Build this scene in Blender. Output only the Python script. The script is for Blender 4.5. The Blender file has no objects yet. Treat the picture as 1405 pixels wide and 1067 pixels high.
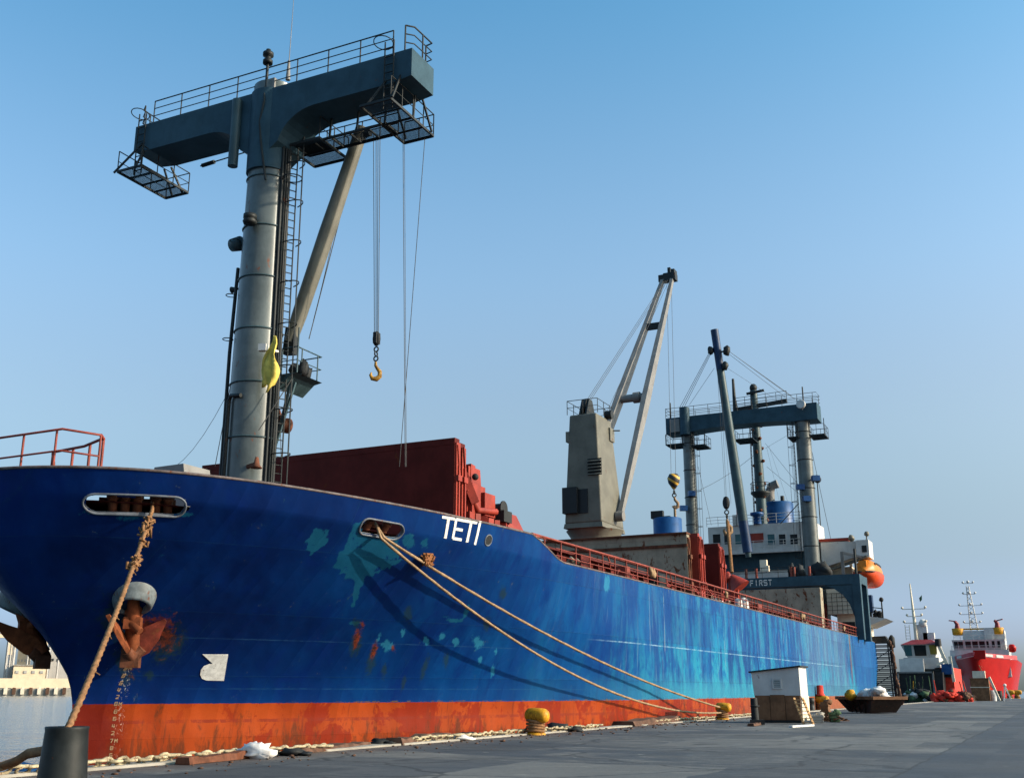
import bpy, bmesh, math, random
import numpy as np
from mathutils import Vector, Matrix
R = math.radians
random.seed(7); rng = np.random.default_rng(7)
scene = bpy.context.scene
COL = scene.collection

# ------------------------------------------------------------------ camera
IW, IH = 1405., 1067.
F, HOR, VPX, EYE = 1500., 948., 1457., 1.4
PITCH = math.atan((HOR - IH/2)/F)
YAW = math.atan((VPX - IW/2)/math.hypot(F, HOR - IH/2))
cam = bpy.data.cameras.new('camera'); cam_o = bpy.data.objects.new('camera', cam); COL.objects.link(cam_o)
cam.sensor_width = 36; cam.lens = 36*F/IW; cam.clip_end = 60000; cam.clip_start = .1
cam_o.location = (0, 0, EYE); cam_o.rotation_euler = (math.pi/2 + PITCH, 0, YAW)
scene.camera = cam_o
# ------------------------------------------------------------------ light
SUN_EL, SUN_AZ = 25., 76.            # azimuth clockwise from +Y (towards +X)
world = bpy.data.worlds.new('World'); scene.world = world; world.use_nodes = True
wn = world.node_tree; bg = wn.nodes['Background']
sky = wn.nodes.new('ShaderNodeTexSky'); sky.sky_type = 'NISHITA'; sky.sun_disc = False
sky.sun_elevation = R(SUN_EL); sky.sun_rotation = R(SUN_AZ)
sky.air_density = 1.0; sky.dust_density = 3.0; sky.ozone_density = 3.2; sky.altitude = 0
_tc = wn.nodes.new('ShaderNodeTexCoord'); _sx = wn.nodes.new('ShaderNodeSeparateXYZ'); wn.links.new(_tc.outputs['Generated'], _sx.inputs[0])
_rp = wn.nodes.new('ShaderNodeValToRGB'); wn.links.new(_sx.outputs[2], _rp.inputs[0])      # harbour air: colour of the sky by height above the horizon
_rp.color_ramp.interpolation = 'B_SPLINE'; _el = _rp.color_ramp.elements
for _i, (_z, _c3) in enumerate(((0.,(1.05,1.32,2.15)), (.05,(.86,.98,1.4)), (.11,(.66,.66,.66)), (.2,(.96,.92,.8)), (.27,(1.04,.97,.84)), (.36,(1.14,1.2,1.07)), (.48,(.92,1.18,1.1)), (.6,(.55,1.12,1.13)), (1.,(.5,1.0,1.05)))):
    _e = _el[_i] if _i < 2 else _el.new(_z)
    _e.position = _z; _e.color = (*[q/1.5 for q in _c3], 1)
_ml = wn.nodes.new('ShaderNodeVectorMath'); _ml.operation = 'MULTIPLY'; wn.links.new(sky.outputs[0], _ml.inputs[0]); wn.links.new(_rp.outputs[0], _ml.inputs[1])
_sc = wn.nodes.new('ShaderNodeVectorMath'); _sc.operation = 'SCALE'; _sc.inputs['Scale'].default_value = 1.5; wn.links.new(_ml.outputs[0], _sc.inputs[0])
wn.links.new(_sc.outputs[0], bg.inputs[0]); bg.inputs[1].default_value = .15
sun = bpy.data.lights.new('sun', 'SUN'); sun.energy = 3.8; sun.angle = R(.5); sun.color = (1, .86, .68)
sun_o = bpy.data.objects.new('sun', sun); COL.objects.link(sun_o)
sd = Vector((math.cos(R(SUN_EL))*math.sin(R(SUN_AZ)), math.cos(R(SUN_EL))*math.cos(R(SUN_AZ)), math.sin(R(SUN_EL))))
sun_o.rotation_euler = sd.to_track_quat('Z', 'Y').to_euler(); sun_o.location = (60, 20, 60)
scene.view_settings.view_transform = 'Standard'; scene.view_settings.look = 'None'
scene.view_settings.exposure = .75; scene.view_settings.gamma = 1

# ------------------------------------------------------------------ measuring helpers: photo pixel + one known world coordinate -> point
_fw = np.array([-math.sin(YAW)*math.cos(PITCH), math.cos(YAW)*math.cos(PITCH), math.sin(PITCH)])
_up = np.array([math.sin(YAW)*math.sin(PITCH), -math.cos(YAW)*math.sin(PITCH), math.cos(PITCH)])
_rt = np.array([math.cos(YAW), math.sin(YAW), 0.])
_c = np.array([0, 0, EYE])
def ray(x, y): return _fw + _rt*(x - IW/2)/F - _up*(y - IH/2)/F
def _on(ax, x, y, v):
    d = ray(x, y); return Vector(_c + d*(v - _c[ax])/d[ax])
def on_x(x, y, v): return _on(0, x, y, v)
def on_y(x, y, v): return _on(1, x, y, v)
def on_z(x, y, v=0.): return _on(2, x, y, v)
def proj(P):
    q = np.asarray(P, float) - _c; z = q @ _fw
    return IW/2 + F*(q @ _rt)/z, IH/2 - F*(q @ _up)/z
def V(*a): return Vector(a)

# ------------------------------------------------------------------ mesh builder
class MB:
    def __init__(s): s.v = []; s.f = []; s.sm = []
    def add(s, vs, fs, smooth=False):
        n = len(s.v); s.v += [tuple(p) for p in vs]
        for f in fs: s.f.append(tuple(i + n for i in f)); s.sm.append(smooth)
        return s
    def hexa(s, p):   # 8 points: bottom ring 0-3, top ring 4-7
        return s.add(p, [(3,2,1,0),(4,5,6,7),(0,1,5,4),(1,2,6,5),(2,3,7,6),(3,0,4,7)])
    def box(s, x0, x1, y0, y1, z0, z1):
        return s.hexa([(x0,y0,z0),(x1,y0,z0),(x1,y1,z0),(x0,y1,z0),(x0,y0,z1),(x1,y0,z1),(x1,y1,z1),(x0,y1,z1)])
    def obox(s, c, hx, hy, hz, rz=0., M=None):
        M = M or Matrix.Rotation(rz, 3, 'Z'); c = Vector(c)
        return s.hexa([c + M @ Vector((a*hx, b*hy, d*hz)) for d in (-1,1) for a, b in ((-1,-1),(1,-1),(1,1),(-1,1))])
    def bar(s, a, b, w, h=None, upv=(0,0,1)):
        a = Vector(a); b = Vector(b); h = h or w; t = (b-a).normalized(); u = Vector(upv)
        if abs(t.dot(u)) > .95: u = Vector((0,1,0))
        x = t.cross(u).normalized()*w/2; z = x.normalized().cross(t)*h/2
        return s.hexa([a-x-z, a+x-z, a+x+z, a-x+z, b-x-z, b+x-z, b+x+z, b-x+z])
    def tube(s, pts, r, n=8, cap=True, strands=0, twist=6.):
        pts = [Vector(p) for p in pts]; k = len(pts)
        rr = r if hasattr(r, '__len__') else [r]*k
        vs = []; fs = []; L = 0.; u = None
        for i, p in enumerate(pts):
            t = (pts[min(i+1,k-1)] - pts[max(i-1,0)])
            if t.length < 1e-9: t = Vector((0,0,1))
            t.normalize()
            if u is None:
                u = t.orthogonal().normalized()
            u = (u - t*u.dot(t)).normalized(); w = t.cross(u)
            if i: L += (p - pts[i-1]).length
            for j in range(n):
                a = 2*math.pi*j/n; q = rr[i]
                if strands: q *= 1 + .22*math.cos(strands*a - twist*L/max(r if not hasattr(r,'__len__') else rr[i],1e-3)/6)
                vs.append(p + (u*math.cos(a) + w*math.sin(a))*q)
        for i in range(k-1):
            for j in range(n):
                fs.append((i*n+j, i*n+(j+1)%n, (i+1)*n+(j+1)%n, (i+1)*n+j))
        s.add(vs, fs, True)
        if cap: s.add([vs[j] for j in range(n)], [tuple(range(n))[::-1]]); s.add([vs[(k-1)*n+j] for j in range(n)], [tuple(range(n))])
        return s
    def cyl(s, a, b, r0, r1=None, n=20): return s.tube([a, b], [r0, r0 if r1 is None else r1], n)
    def lathe(s, o, axis, prof, n=24):   # prof: (distance along axis, radius)
        o = Vector(o); t = Vector(axis).normalized()
        return s.tube([o + t*d for d, _ in prof], [max(q, 1e-4) for _, q in prof], n) if False else s._lathe(o, t, prof, n)
    def _lathe(s, o, t, prof, n):
        u = t.orthogonal().normalized(); w = t.cross(u); vs = []; fs = []
        for d, q in prof:
            for j in range(n):
                a = 2*math.pi*j/n; vs.append(o + t*d + (u*math.cos(a) + w*math.sin(a))*max(q, 1e-4))
        for i in range(len(prof)-1):
            for j in range(n): fs.append((i*n+j, i*n+(j+1)%n, (i+1)*n+(j+1)%n, (i+1)*n+j))
        return s.add(vs, fs, True)
    def ring(s, c, axis, Rr, r, n=24, m=6, a0=0, a1=2*math.pi):
        c = Vector(c); t = Vector(axis).normalized(); u = t.orthogonal().normalized(); w = t.cross(u)
        full = abs(a1-a0-2*math.pi) < 1e-6
        return s.tube([c + (u*math.cos(a0+(a1-a0)*i/n) + w*math.sin(a0+(a1-a0)*i/n))*Rr for i in range(n+1)], r, m, not full)
    def prism(s, poly, d):   # polygon (list of points) extruded by vector d
        poly = [Vector(p) for p in poly]; d = Vector(d); n = len(poly)
        return s.add(poly + [p+d for p in poly], [tuple(range(n))[::-1], tuple(range(n, 2*n))] + [(i, (i+1)%n, n+(i+1)%n, n+i) for i in range(n)])
    def blob(s, c, r, n=10, m=7, jit=.25, seed=0):
        g = random.Random(seed); c = Vector(c); r = r if hasattr(r,'__len__') else (r,r,r); vs = []; fs = []
        for i in range(m+1):
            th = math.pi*i/m
            for j in range(n):
                a = 2*math.pi*j/n; k = 1 + jit*(g.random()-.5)*2*(0 < i < m)
                vs.append(c + Vector((r[0]*math.sin(th)*math.cos(a)*k, r[1]*math.sin(th)*math.sin(a)*k, r[2]*math.cos(th)*k)))
        for i in range(m):
            for j in range(n): fs.append((i*n+j, (i+1)*n+j, (i+1)*n+(j+1)%n, i*n+(j+1)%n))
        return s.add(vs, fs, True)
    def rail(s, pts, h=1.0, n=3, sp=1.5, r=.025, posts=True, up=(0,0,1)):
        pts = [Vector(p) for p in pts]; u = Vector(up)
        for k in range(n):
            s.tube([p + u*h*(k+1)/n for p in pts], r if k == n-1 else r*.75, 5)
        if posts:
            L = [0]
            for a, b in zip(pts, pts[1:]): L.append(L[-1] + (b-a).length)
            N = max(1, round(L[-1]/sp))
            for i in range(N+1):
                d = L[-1]*i/N; k = max(j for j in range(len(L)) if L[j] <= d+1e-6); k = min(k, len(pts)-2)
                p = pts[k].lerp(pts[k+1], (d-L[k])/max(1e-6, L[k+1]-L[k])); s.tube([p, p+u*h], r, 5)
        return s
    def ladder(s, a, b, w=.45, wd=(1,0,0), r=.022, step=.3, cage=0, cdir=(0,1,0)):
        a = Vector(a); b = Vector(b); wd = Vector(wd)*w/2; cd = Vector(cdir); L = (b-a).length; t = (b-a)/L
        s.tube([a-wd, b-wd], r, 5); s.tube([a+wd, b+wd], r, 5)
        for i in range(int(L/step)): p = a + t*(i+.5)*step; s.tube([p-wd, p+wd], r*.8, 4)
        if cage:
            k = int(L/cage)
            arc = lambda p: [p + wd*1.5*math.cos(q) + cd*.65*math.sin(q) for q in np.linspace(0, math.pi, 9)]
            for i in range(k+1): s.tube(arc(a + t*min(L, i*cage)), r*.8, 4)
            for q in (1, 4, 7): s.tube([arc(a)[q], arc(b)[q]], r*.6, 4)
        return s
    def link(s, name, mat, parent=None, loc=None):
        o0 = Vector(root_loc(parent)) if parent is not None else Vector(loc or (0,0,0))
        me = bpy.data.meshes.new(name); me.from_pydata([tuple(Vector(p) - o0) for p in s.v], [], s.f)
        me.polygons.foreach_set('use_smooth', s.sm); me.update()
        bm = bmesh.new(); bm.from_mesh(me); bmesh.ops.recalc_face_normals(bm, faces=bm.faces); bm.to_mesh(me); bm.free()
        me.materials.append(mat)
        o = bpy.data.objects.new(name, me); COL.objects.link(o)
        if parent is not None: o.parent = parent
        else: o.location = o0
        return o
_rl = {}
def root_loc(o):
    while o.parent: o = o.parent
    return _rl[o.name]
def thing(name, label, cat, loc=(0,0,0), group=None):
    o = bpy.data.objects.new(name, None); COL.objects.link(o); o.empty_display_size = .5
    o.location = loc; o['label'] = label; o['category'] = cat; _rl[o.name] = tuple(loc)
    if group: o['group'] = group
    return o
def solo(mb, name, mat, label, cat, loc, group=None):
    o = mb.link(name, mat, None, loc); _rl[o.name] = tuple(loc); o['label'] = label; o['category'] = cat
    if group: o['group'] = group
    return o

# ------------------------------------------------------------------ materials
def nodes(m):
    m.use_nodes = True; nt = m.node_tree; return nt, nt.nodes['Principled BSDF']
def math_n(nt, op, a, b=None, c=None, clamp=False):
    n = nt.nodes.new('ShaderNodeMath'); n.operation = op; n.use_clamp = clamp
    for i, q in enumerate((a, b, c)):
        if q is None: continue
        if isinstance(q, (int, float)): n.inputs[i].default_value = q
        else: nt.links.new(q, n.inputs[i])
    return n.outputs[0]
def step_n(nt, val, lo, hi):
    n = nt.nodes.new('ShaderNodeMapRange'); n.interpolation_type = 'SMOOTHSTEP'
    nt.links.new(val, n.inputs[0]); n.inputs[1].default_value = lo; n.inputs[2].default_value = hi
    return n.outputs[0]
def noise_n(nt, vec, scale, detail=4, rough=.6, dist=0.):
    n = nt.nodes.new('ShaderNodeTexNoise'); n.inputs['Scale'].default_value = scale; n.inputs['Detail'].default_value = detail
    n.inputs['Roughness'].default_value = rough; n.inputs['Distortion'].default_value = dist; nt.links.new(vec, n.inputs['Vector']); return n.outputs[0]
def mapped(nt, vec, sc, loc=(0,0,0)):
    n = nt.nodes.new('ShaderNodeMapping'); n.inputs['Scale'].default_value = sc; n.inputs['Location'].default_value = loc
    nt.links.new(vec, n.inputs[0]); return n.outputs[0]
def mix_n(nt, fac, a, b):
    n = nt.nodes.new('ShaderNodeMix'); n.data_type = 'RGBA'
    if isinstance(fac, (int, float)): n.inputs[0].default_value = fac
    else: nt.links.new(fac, n.inputs[0])
    for i, q in ((6, a), (7, b)):
        if isinstance(q, tuple): n.inputs[i].default_value = (*q[:3], 1)
        else: nt.links.new(q, n.inputs[i])
    return n.outputs[2]
def pos(nt): return nt.nodes.new('ShaderNodeNewGeometry').outputs['Position']
def bump_n(nt, bs, h, strength=.3, dist=.02):
    n = nt.nodes.new('ShaderNodeBump'); n.inputs['Strength'].default_value = strength; n.inputs['Distance'].default_value = dist
    nt.links.new(h, n.inputs['Height']); nt.links.new(n.outputs[0], bs.inputs['Normal'])
RUST = (.11, .032, .012)
def paint(name, col, rough=.5, var=.25, rust=.0, sc=1., streak=True, metal=0., rustcol=RUST, bump=.15):
    m = bpy.data.materials.new(name); nt, bs = nodes(m); p = pos(nt)
    bs.inputs['Specular IOR Level'].default_value = .25
    n1 = noise_n(nt, p, .9*sc, 5, .65); n2 = noise_n(nt, mapped(nt, p, (3*sc, 3*sc, .35*sc)) if streak else p, 1.6 if streak else 4*sc, 4, .6)
    dk = tuple(c*(1-var) for c in col); lt = tuple(min(1, c*(1+var*.8)+.01*var) for c in col)
    c = mix_n(nt, step_n(nt, n1, .3, .7), dk, lt)
    c = mix_n(nt, math_n(nt, 'MULTIPLY', step_n(nt, n2, .5, .8), var*1.6, clamp=True), c, tuple(q*.55 for q in col))
    if rust:
        n3 = noise_n(nt, mapped(nt, p, (1, 1, .55 if streak else 1), (7, 3, 1)), 2.2*sc, 7, .72, .4)
        f = step_n(nt, n3, .68-rust*.28, .74-rust*.24)
        c = mix_n(nt, f, c, rustcol); nt.links.new(math_n(nt, 'MULTIPLY_ADD', f, .35, rough, True), bs.inputs['Roughness'])
    else: bs.inputs['Roughness'].default_value = rough
    nt.links.new(c, bs.inputs['Base Color']); bs.inputs['Metallic'].default_value = metal
    if bump: bump_n(nt, bs, noise_n(nt, p, 6*sc, 3), bump, .01)
    return m
M = dict(
 steel=paint('grey_blue_steel', (.035,.065,.075), .45, .22, .12),
 column=paint('grey_mast_paint', (.074,.088,.086), .3, .3, .26),
 beam=paint('slate_blue_paint', (.027,.06,.082), .5, .2, .12),
 dark=paint('dark_steel', (.012,.015,.016), .55, .3, .15),
 black=paint('black_rubber', (.014,.015,.016), .7, .3, 0),
 anchorred=paint('anchor_red_rust', (.13,.018,.008), .8, .5, .4, 2.5),
 knot=paint('rusty_rope', (.2,.075,.025), .9, .4, 0, 6, False, bump=.6),
 wire=paint('wire_rope', (.05,.05,.05), .5, .2, 0, bump=0),
 redrail=paint('red_oxide_rail', (.2,.036,.022), .55, .3, .3, 2),
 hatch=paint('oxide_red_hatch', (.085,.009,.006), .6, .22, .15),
 hatchlit=paint('lit_oxide_red', (.24,.026,.014), .55, .25, .15),  # sunlit copy of the hatch red for hatch ends; also bright red gear
 coaming=paint('dark_red_coaming', (.085,.011,.008), .6, .3, .3),
 beige=paint('rusty_cream_plate', (.27,.23,.165), .6, .25, .45),
 crane=paint('warm_grey_crane', (.12,.112,.088), .5, .18, .2),
 jib=paint('pale_grey_jib', (.17,.16,.15), .5, .18, .16),
 white=paint('weathered_white', (.5,.48,.45), .5, .12, .12),
 cream=paint('cream_plaster', (.6,.52,.4), .7, .12, .05),
 rust=paint('rusted_iron', (.1,.032,.014), .8, .5, .4, 2.5),
 rustor=paint('orange_rust', (.16,.04,.011), .8, .45, .35, 2.5),
 yellow=paint('bollard_yellow', (.5,.23,.008), .55, .35, .5, 4),
 orange=paint('lifeboat_orange', (.55,.17,.015), .4, .15, .05),
 orangered=paint('lifeboat_red_orange', (.5,.05,.008), .4, .15, .05),
 blue=paint('tank_blue', (.005,.05,.16), .45, .25, .15),
 bluelight=paint('boom_blue', (.004,.025,.075), .5, .25, .1),
 rope=paint('tan_rope', (.2,.098,.042), .9, .35, 0, 6, False, bump=.6),
 ropepale=paint('pale_rope', (.25,.16,.09), .9, .3, 0, 6, False, bump=.6),
 chain=paint('pale_chain', (.33,.27,.17), .8, .5, .45, 5, False),
 wood=paint('weathered_plywood', (.17,.08,.038), .8, .3, .1, 2),
 woodpale=paint('raw_timber', (.5,.28,.12), .8, .3, .05, 3),
 cloth=paint('yellow_cloth', (.62,.48,.1), .9, .25, 0, 3, False),
 sack=paint('white_sack', (.62,.6,.58), .9, .25, 0, 3, False),
 net=paint('green_net', (.05,.09,.045), .95, .5, .15, 3, False),
 rednet=paint('red_buoy_cloth', (.48,.03,.015), .7, .3, 0, 2, False),
 concrete=paint('old_concrete', (.28,.255,.22), .85, .25, .15, .5),
 farwall=paint('far_cream_wall', (.62,.49,.34), .8, .1, 0, .2),  # paled and warmed: haze and sunlight put into the wall colour
 fargrey=paint('far_grey_steel', (.34,.32,.3), .8, .15, 0, .2),  # paled likewise, distance haze put into the grey
 hullred=paint('vessel_red', (.36,.008,.006), .35, .12, .03, .4),
 hullblack=paint('tug_black', (.012,.013,.015), .5, .3, .1),
 roofred=paint('tug_red_roof', (.2,.025,.03), .5, .2, 0),
 markwhite=paint('marking_white', (.62,.61,.58), .6, .2, .3, 6),
 debris=paint('debris_brown', (.09,.045,.028), .9, .5, .3, 3, False),
)
def glass(name, col):
    m = bpy.data.materials.new(name); nt, bs = nodes(m); bs.inputs['Base Color'].default_value = (*col, 1); bs.inputs['Roughness'].default_value = .35; bs.inputs['Specular IOR Level'].default_value = .2
    n = noise_n(nt, pos(nt), 1.3, 3); nt.links.new(mix_n(nt, n, tuple(c*.7 for c in col), tuple(c*1.3 for c in col)), bs.inputs['Base Color']); return m
M['column'].node_tree.nodes['Principled BSDF'].inputs['Specular IOR Level'].default_value = .5
for _k in ('hullred', 'hatch', 'coaming', 'beam'): M[_k].node_tree.nodes['Principled BSDF'].inputs['Specular IOR Level'].default_value = .12
M['hookyellow'] = paint('worn_hook_paint', (.33,.17,.02), .5, .4, .4, 6)
M['glass'] = glass('dark_window_glass', (.012,.014,.016)); M['glassteal'] = glass('teal_window_glass', (.05,.12,.13)); M['glassyel'] = glass('yellow_window_glass', (.25,.2,.04))
def two_tone(name, col, col2, axis_scale, rough=.6):  # diagonal stripes for the striped block
    m = bpy.data.materials.new(name); nt, bs = nodes(m); p = pos(nt)
    sx = nt.nodes.new('ShaderNodeSeparateXYZ'); nt.links.new(p, sx.inputs[0])
    d = math_n(nt, 'ADD', math_n(nt, 'MULTIPLY', sx.outputs[2], axis_scale), math_n(nt, 'MULTIPLY', sx.outputs[0], axis_scale*.7))
    f = step_n(nt, math_n(nt, 'FRACT', d), .62, .66); nt.links.new(mix_n(nt, f, col, col2), bs.inputs['Base Color']); bs.inputs['Roughness'].default_value = rough; return m
M['stripe'] = two_tone('black_yellow_stripes', (.02,.018,.015), (.55,.3,.03), 1.7)

# ------------------------------------------------------------------ setting: quay, water
QX = -16.6          # quay edge
def quay_material():
    m = bpy.data.materials.new('worn_asphalt'); nt, bs = nodes(m); p = pos(nt)
    s = nt.nodes.new('ShaderNodeSeparateXYZ'); nt.links.new(p, s.inputs[0])
    big = noise_n(nt, mapped(nt, p, (.16, .07, 1)), 1., 6, .62, .6)
    mid = noise_n(nt, mapped(nt, p, (.5, .22, 1), (3, 9, 0)), 1., 7, .68, .3)
    fine = noise_n(nt, p, 9, 6, .7); grit = noise_n(nt, p, 70, 2, .6)
    c = mix_n(nt, step_n(nt, big, .38, .62), (.036,.038,.042), (.105,.1,.094))
    c = mix_n(nt, math_n(nt, 'MULTIPLY', step_n(nt, mid, .5, .66), .7), c, (.04,.043,.048))
    c = mix_n(nt, math_n(nt, 'MULTIPLY', step_n(nt, mid, .46, .34), .45), c, (.15,.14,.125))
    c = mix_n(nt, math_n(nt, 'MULTIPLY', step_n(nt, fine, .42, .68), .6), c, (.026,.027,.03)); grn = noise_n(nt, p, 24, 4, .75); c = mix_n(nt, math_n(nt, 'MULTIPLY', step_n(nt, grn, .52, .66), .5), c, (.16,.155,.145))
    scuff = noise_n(nt, mapped(nt, p, (.35, 1.5, 1), (5, 2, 0)), 1.3, 7, .75, .8); c = mix_n(nt, math_n(nt, 'MULTIPLY', step_n(nt, scuff, .56, .64), .75), c, (.18,.172,.155)); c = mix_n(nt, math_n(nt, 'MULTIPLY', step_n(nt, scuff, .45, .36), .85), c, (.015,.018,.022))
    puddle = noise_n(nt, mapped(nt, p, (.12, .3, 1), (9, 5, 0)), 1., 5, .6, 1.); c = mix_n(nt, math_n(nt, 'MULTIPLY', step_n(nt, puddle, .52, .58), .75), c, (.022,.027,.036))
    def cell(sx_, sy_, off):
        q = mapped(nt, p, (1/sx_, 1/sy_, 0), off); w_ = nt.nodes.new('ShaderNodeTexWhiteNoise'); w_.noise_dimensions = '2D'; fl_ = nt.nodes.new('ShaderNodeVectorMath'); fl_.operation = 'FLOOR'
        ad = nt.nodes.new('ShaderNodeVectorMath'); ad.operation = 'ADD'; nt.links.new(q, ad.inputs[0]); ws = nt.nodes.new('ShaderNodeVectorMath'); ws.operation = 'SCALE'; ws.inputs['Scale'].default_value = .12
        nz = nt.nodes.new('ShaderNodeTexNoise'); nz.inputs['Scale'].default_value = .9; nz.inputs['Detail'].default_value = 3; nt.links.new(p, nz.inputs['Vector']); nt.links.new(nz.outputs['Color'], ws.inputs[0]); nt.links.new(ws.outputs[0], ad.inputs[1])
        nt.links.new(ad.outputs[0], fl_.inputs[0]); nt.links.new(fl_.outputs[0], w_.inputs['Vector']); return w_.outputs['Value']
    pa = cell(4.3, 7.9, (.3,.2,0)); c = mix_n(nt, math_n(nt, 'MULTIPLY', step_n(nt, pa, .68, .7), .6), c, (.026,.03,.038)); c = mix_n(nt, math_n(nt, 'MULTIPLY', step_n(nt, pa, .22, .2), .4), c, (.135,.13,.12))
    pb = cell(2.1, 3.3, (.7,.4,0)); c = mix_n(nt, math_n(nt, 'MULTIPLY', step_n(nt, pb, .93, .94), .6), c, (.02,.022,.027))
    vo = nt.nodes.new('ShaderNodeTexVoronoi'); vo.feature = 'DISTANCE_TO_EDGE'; vo.inputs['Scale'].default_value = .21; vd = nt.nodes.new('ShaderNodeVectorMath'); vd.operation = 'ADD'; nt.links.new(p, vd.inputs[0])
    vz = nt.nodes.new('ShaderNodeTexNoise'); vz.inputs['Scale'].default_value = .8; vz.inputs['Detail'].default_value = 5; nt.links.new(p, vz.inputs['Vector']); nt.links.new(vz.outputs['Color'], vd.inputs[1]); nt.links.new(vd.outputs[0], vo.inputs['Vector'])
    c = mix_n(nt, math_n(nt, 'MULTIPLY', step_n(nt, vo.outputs['Distance'], .016, .006), .8), c, (.012,.012,.013))
    mk = noise_n(nt, mapped(nt, p, (1,1,1), (4,4,0)), 2.3, 3, .5); c = mix_n(nt, math_n(nt, 'MULTIPLY', step_n(nt, mk, .735, .75), .75), c, (.3,.29,.26))
    oil = noise_n(nt, mapped(nt, p, (1,.7,1), (1,8,0)), .45, 4, .5); c = mix_n(nt, math_n(nt, 'MULTIPLY', step_n(nt, oil, .64, .7), .7), c, (.014,.014,.016))
    # wide darker strip to the right of a joint, tyre-dark lanes, cross joints
    wob = noise_n(nt, p, .5, 3); jx = math_n(nt, 'ADD', s.outputs[0], math_n(nt, 'MULTIPLY', wob, .25))
    strip = step_n(nt, jx, -2.62, -2.55); c = mix_n(nt, math_n(nt, 'MULTIPLY', strip, .72), c, (.02,.026,.037))
    j1 = math_n(nt, 'COMPARE', jx, -2.6, .035); c = mix_n(nt, math_n(nt, 'MULTIPLY', j1, .8), c, (.014,.014,.015))
    cy = math_n(nt, 'PINGPONG', math_n(nt, 'ADD', s.outputs[1], math_n(nt, 'MULTIPLY', wob, .35)), 4.5)
    j2 = math_n(nt, 'LESS_THAN', cy, .03); c = mix_n(nt, math_n(nt, 'MULTIPLY', j2, .45), c, (.02,.02,.02))
    edge = step_n(nt, math_n(nt, 'ADD', s.outputs[0], math_n(nt, 'MULTIPLY', mid, 2.2)), -13.4, -15.2)
    c = mix_n(nt, math_n(nt, 'MULTIPLY', edge, .65), c, (.075,.045,.033))
    nt.links.new(c, bs.inputs['Base Color'])
    nt.links.new(math_n(nt, 'MULTIPLY_ADD', mid, .5, .5), bs.inputs['Roughness'])
    h = math_n(nt, 'ADD', math_n(nt, 'MULTIPLY', fine, 1.), math_n(nt, 'MULTIPLY', grit, .5)); bump_n(nt, bs, h, .5, .02)
    return m
b = MB(); b.box(QX, 900, -60, 262, -4, 0); o = b.link('quay', quay_material()); o['kind'] = 'structure'
b = MB(); b.box(QX-.12, QX+.45, -60, 262.05, -.6, .05); o = b.link('quay_coping', M['concrete']); o['kind'] = 'structure'
def water_material():
    m = bpy.data.materials.new('harbour_water'); nt, bs = nodes(m); p = pos(nt)
    bs.inputs['Base Color'].default_value = (.035,.09,.13,1); bs.inputs['Roughness'].default_value = .12; bs.inputs['IOR'].default_value = 1.33
    h = math_n(nt, 'ADD', noise_n(nt, mapped(nt, p, (1,1,1)), .9, 5, .6, .5), math_n(nt, 'MULTIPLY', noise_n(nt, p, .18, 3), 1.6)); bump_n(nt, bs, h, .55, .35); return m
b = MB(); S = 30000; b.add([(-S,-S,-1.7),(S,-S,-1.7),(S,S,-1.7),(-S,S,-1.7)], [(0,1,2,3)]); o = b.link('water', water_material()); o['kind'] = 'structure'

# ================================================================== THE CARGO SHIP
XC, HB = -26.5, 9.4
YEND = 129.5
def smooth_table(xs, ys, n=400, k=9):
    x = np.linspace(xs[0], xs[-1], n); y = np.interp(x, xs, ys); ker = np.ones(k)/k
    for _ in range(2): y = np.convolve(np.pad(y, k//2, 'reflect', reflect_type='odd'), ker, 'valid')
    return x, y
_stx, _sty = smooth_table([-2.6,.5,1.15,1.8,3.05,4.3,5.5,6.6,7.6], [25.0,24.78,24.7,24.5,23.5,22.15,21.25,20.8,20.6], k=15)
def stemY(z): return np.interp(z, _stx, _sty)
_tt = np.sqrt([0,.1,.44,.9,1.8,2.8,3.9,5.3,8,10.9,14.5,17,20]); _tb = [0,1.05,2.2,3.15,4.4,5.3,6.05,6.75,7.75,8.55,9.15,9.38,9.4]
_tx, _ty = smooth_table(list(_tt), _tb, k=25)
def zk(Y): return np.where(Y < 40, 6.2 + .42*(np.clip(40-Y, 0, 30)/19)**1.2, 6.2 + .2*np.clip(Y-40, 0, 90)/85)
def ztop(Y):
    s = 7.07 + .3*(np.clip(37-Y, 0, 30)/17)**1.5
    r = np.interp(Y, [37.3, 39.9], [0, 1]); return np.where(Y < 37.3, s, s*(1-r) + (zk(Y)+.1)*r)
def halfb(Y, z):
    t = np.clip(Y - stemY(z), 0, None); k = zk(Y)
    w = np.where(z <= k, .9*np.clip((z-.6)/(k-.6), 0, 1)**1.55, .9 + .1*np.clip((z-k)/.9, 0, 1))
    ftop = np.interp(np.sqrt(t), _tx, _ty, right=9.4); s = np.clip(t/27, 0, 1); fw = HB*(1-(1-s)**1.85)
    bb = (1-w)*fw + w*ftop
    a = np.clip((Y-113)/16.5, 0, 1); return bb*(1 - .09*a**2.2 - .10*a**2*np.clip((4-z)/6, 0, 1))
def hull_hit(px, py):
    d = ray(px, py); lo = None
    ts = np.arange(8, 170, .15); Pn = _c[None] + d[None]*ts[:, None]
    g = XC + halfb(Pn[:,1], Pn[:,2]) - Pn[:,0]
    i = np.where((g > 0) & (Pn[:,1] > stemY(Pn[:,2])))[0]
    if not len(i): raise ValueError('no hull at %s %s' % (px, py))
    a, c2 = ts[i[0]]-.15, ts[i[0]]
    for _ in range(30):
        mth = (a+c2)/2; q = _c + d*mth
        if XC + halfb(q[1], q[2]) - q[0] > 0 and q[1] > stemY(q[2]): c2 = mth
        else: a = mth
    return Vector(_c + d*c2)
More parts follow.
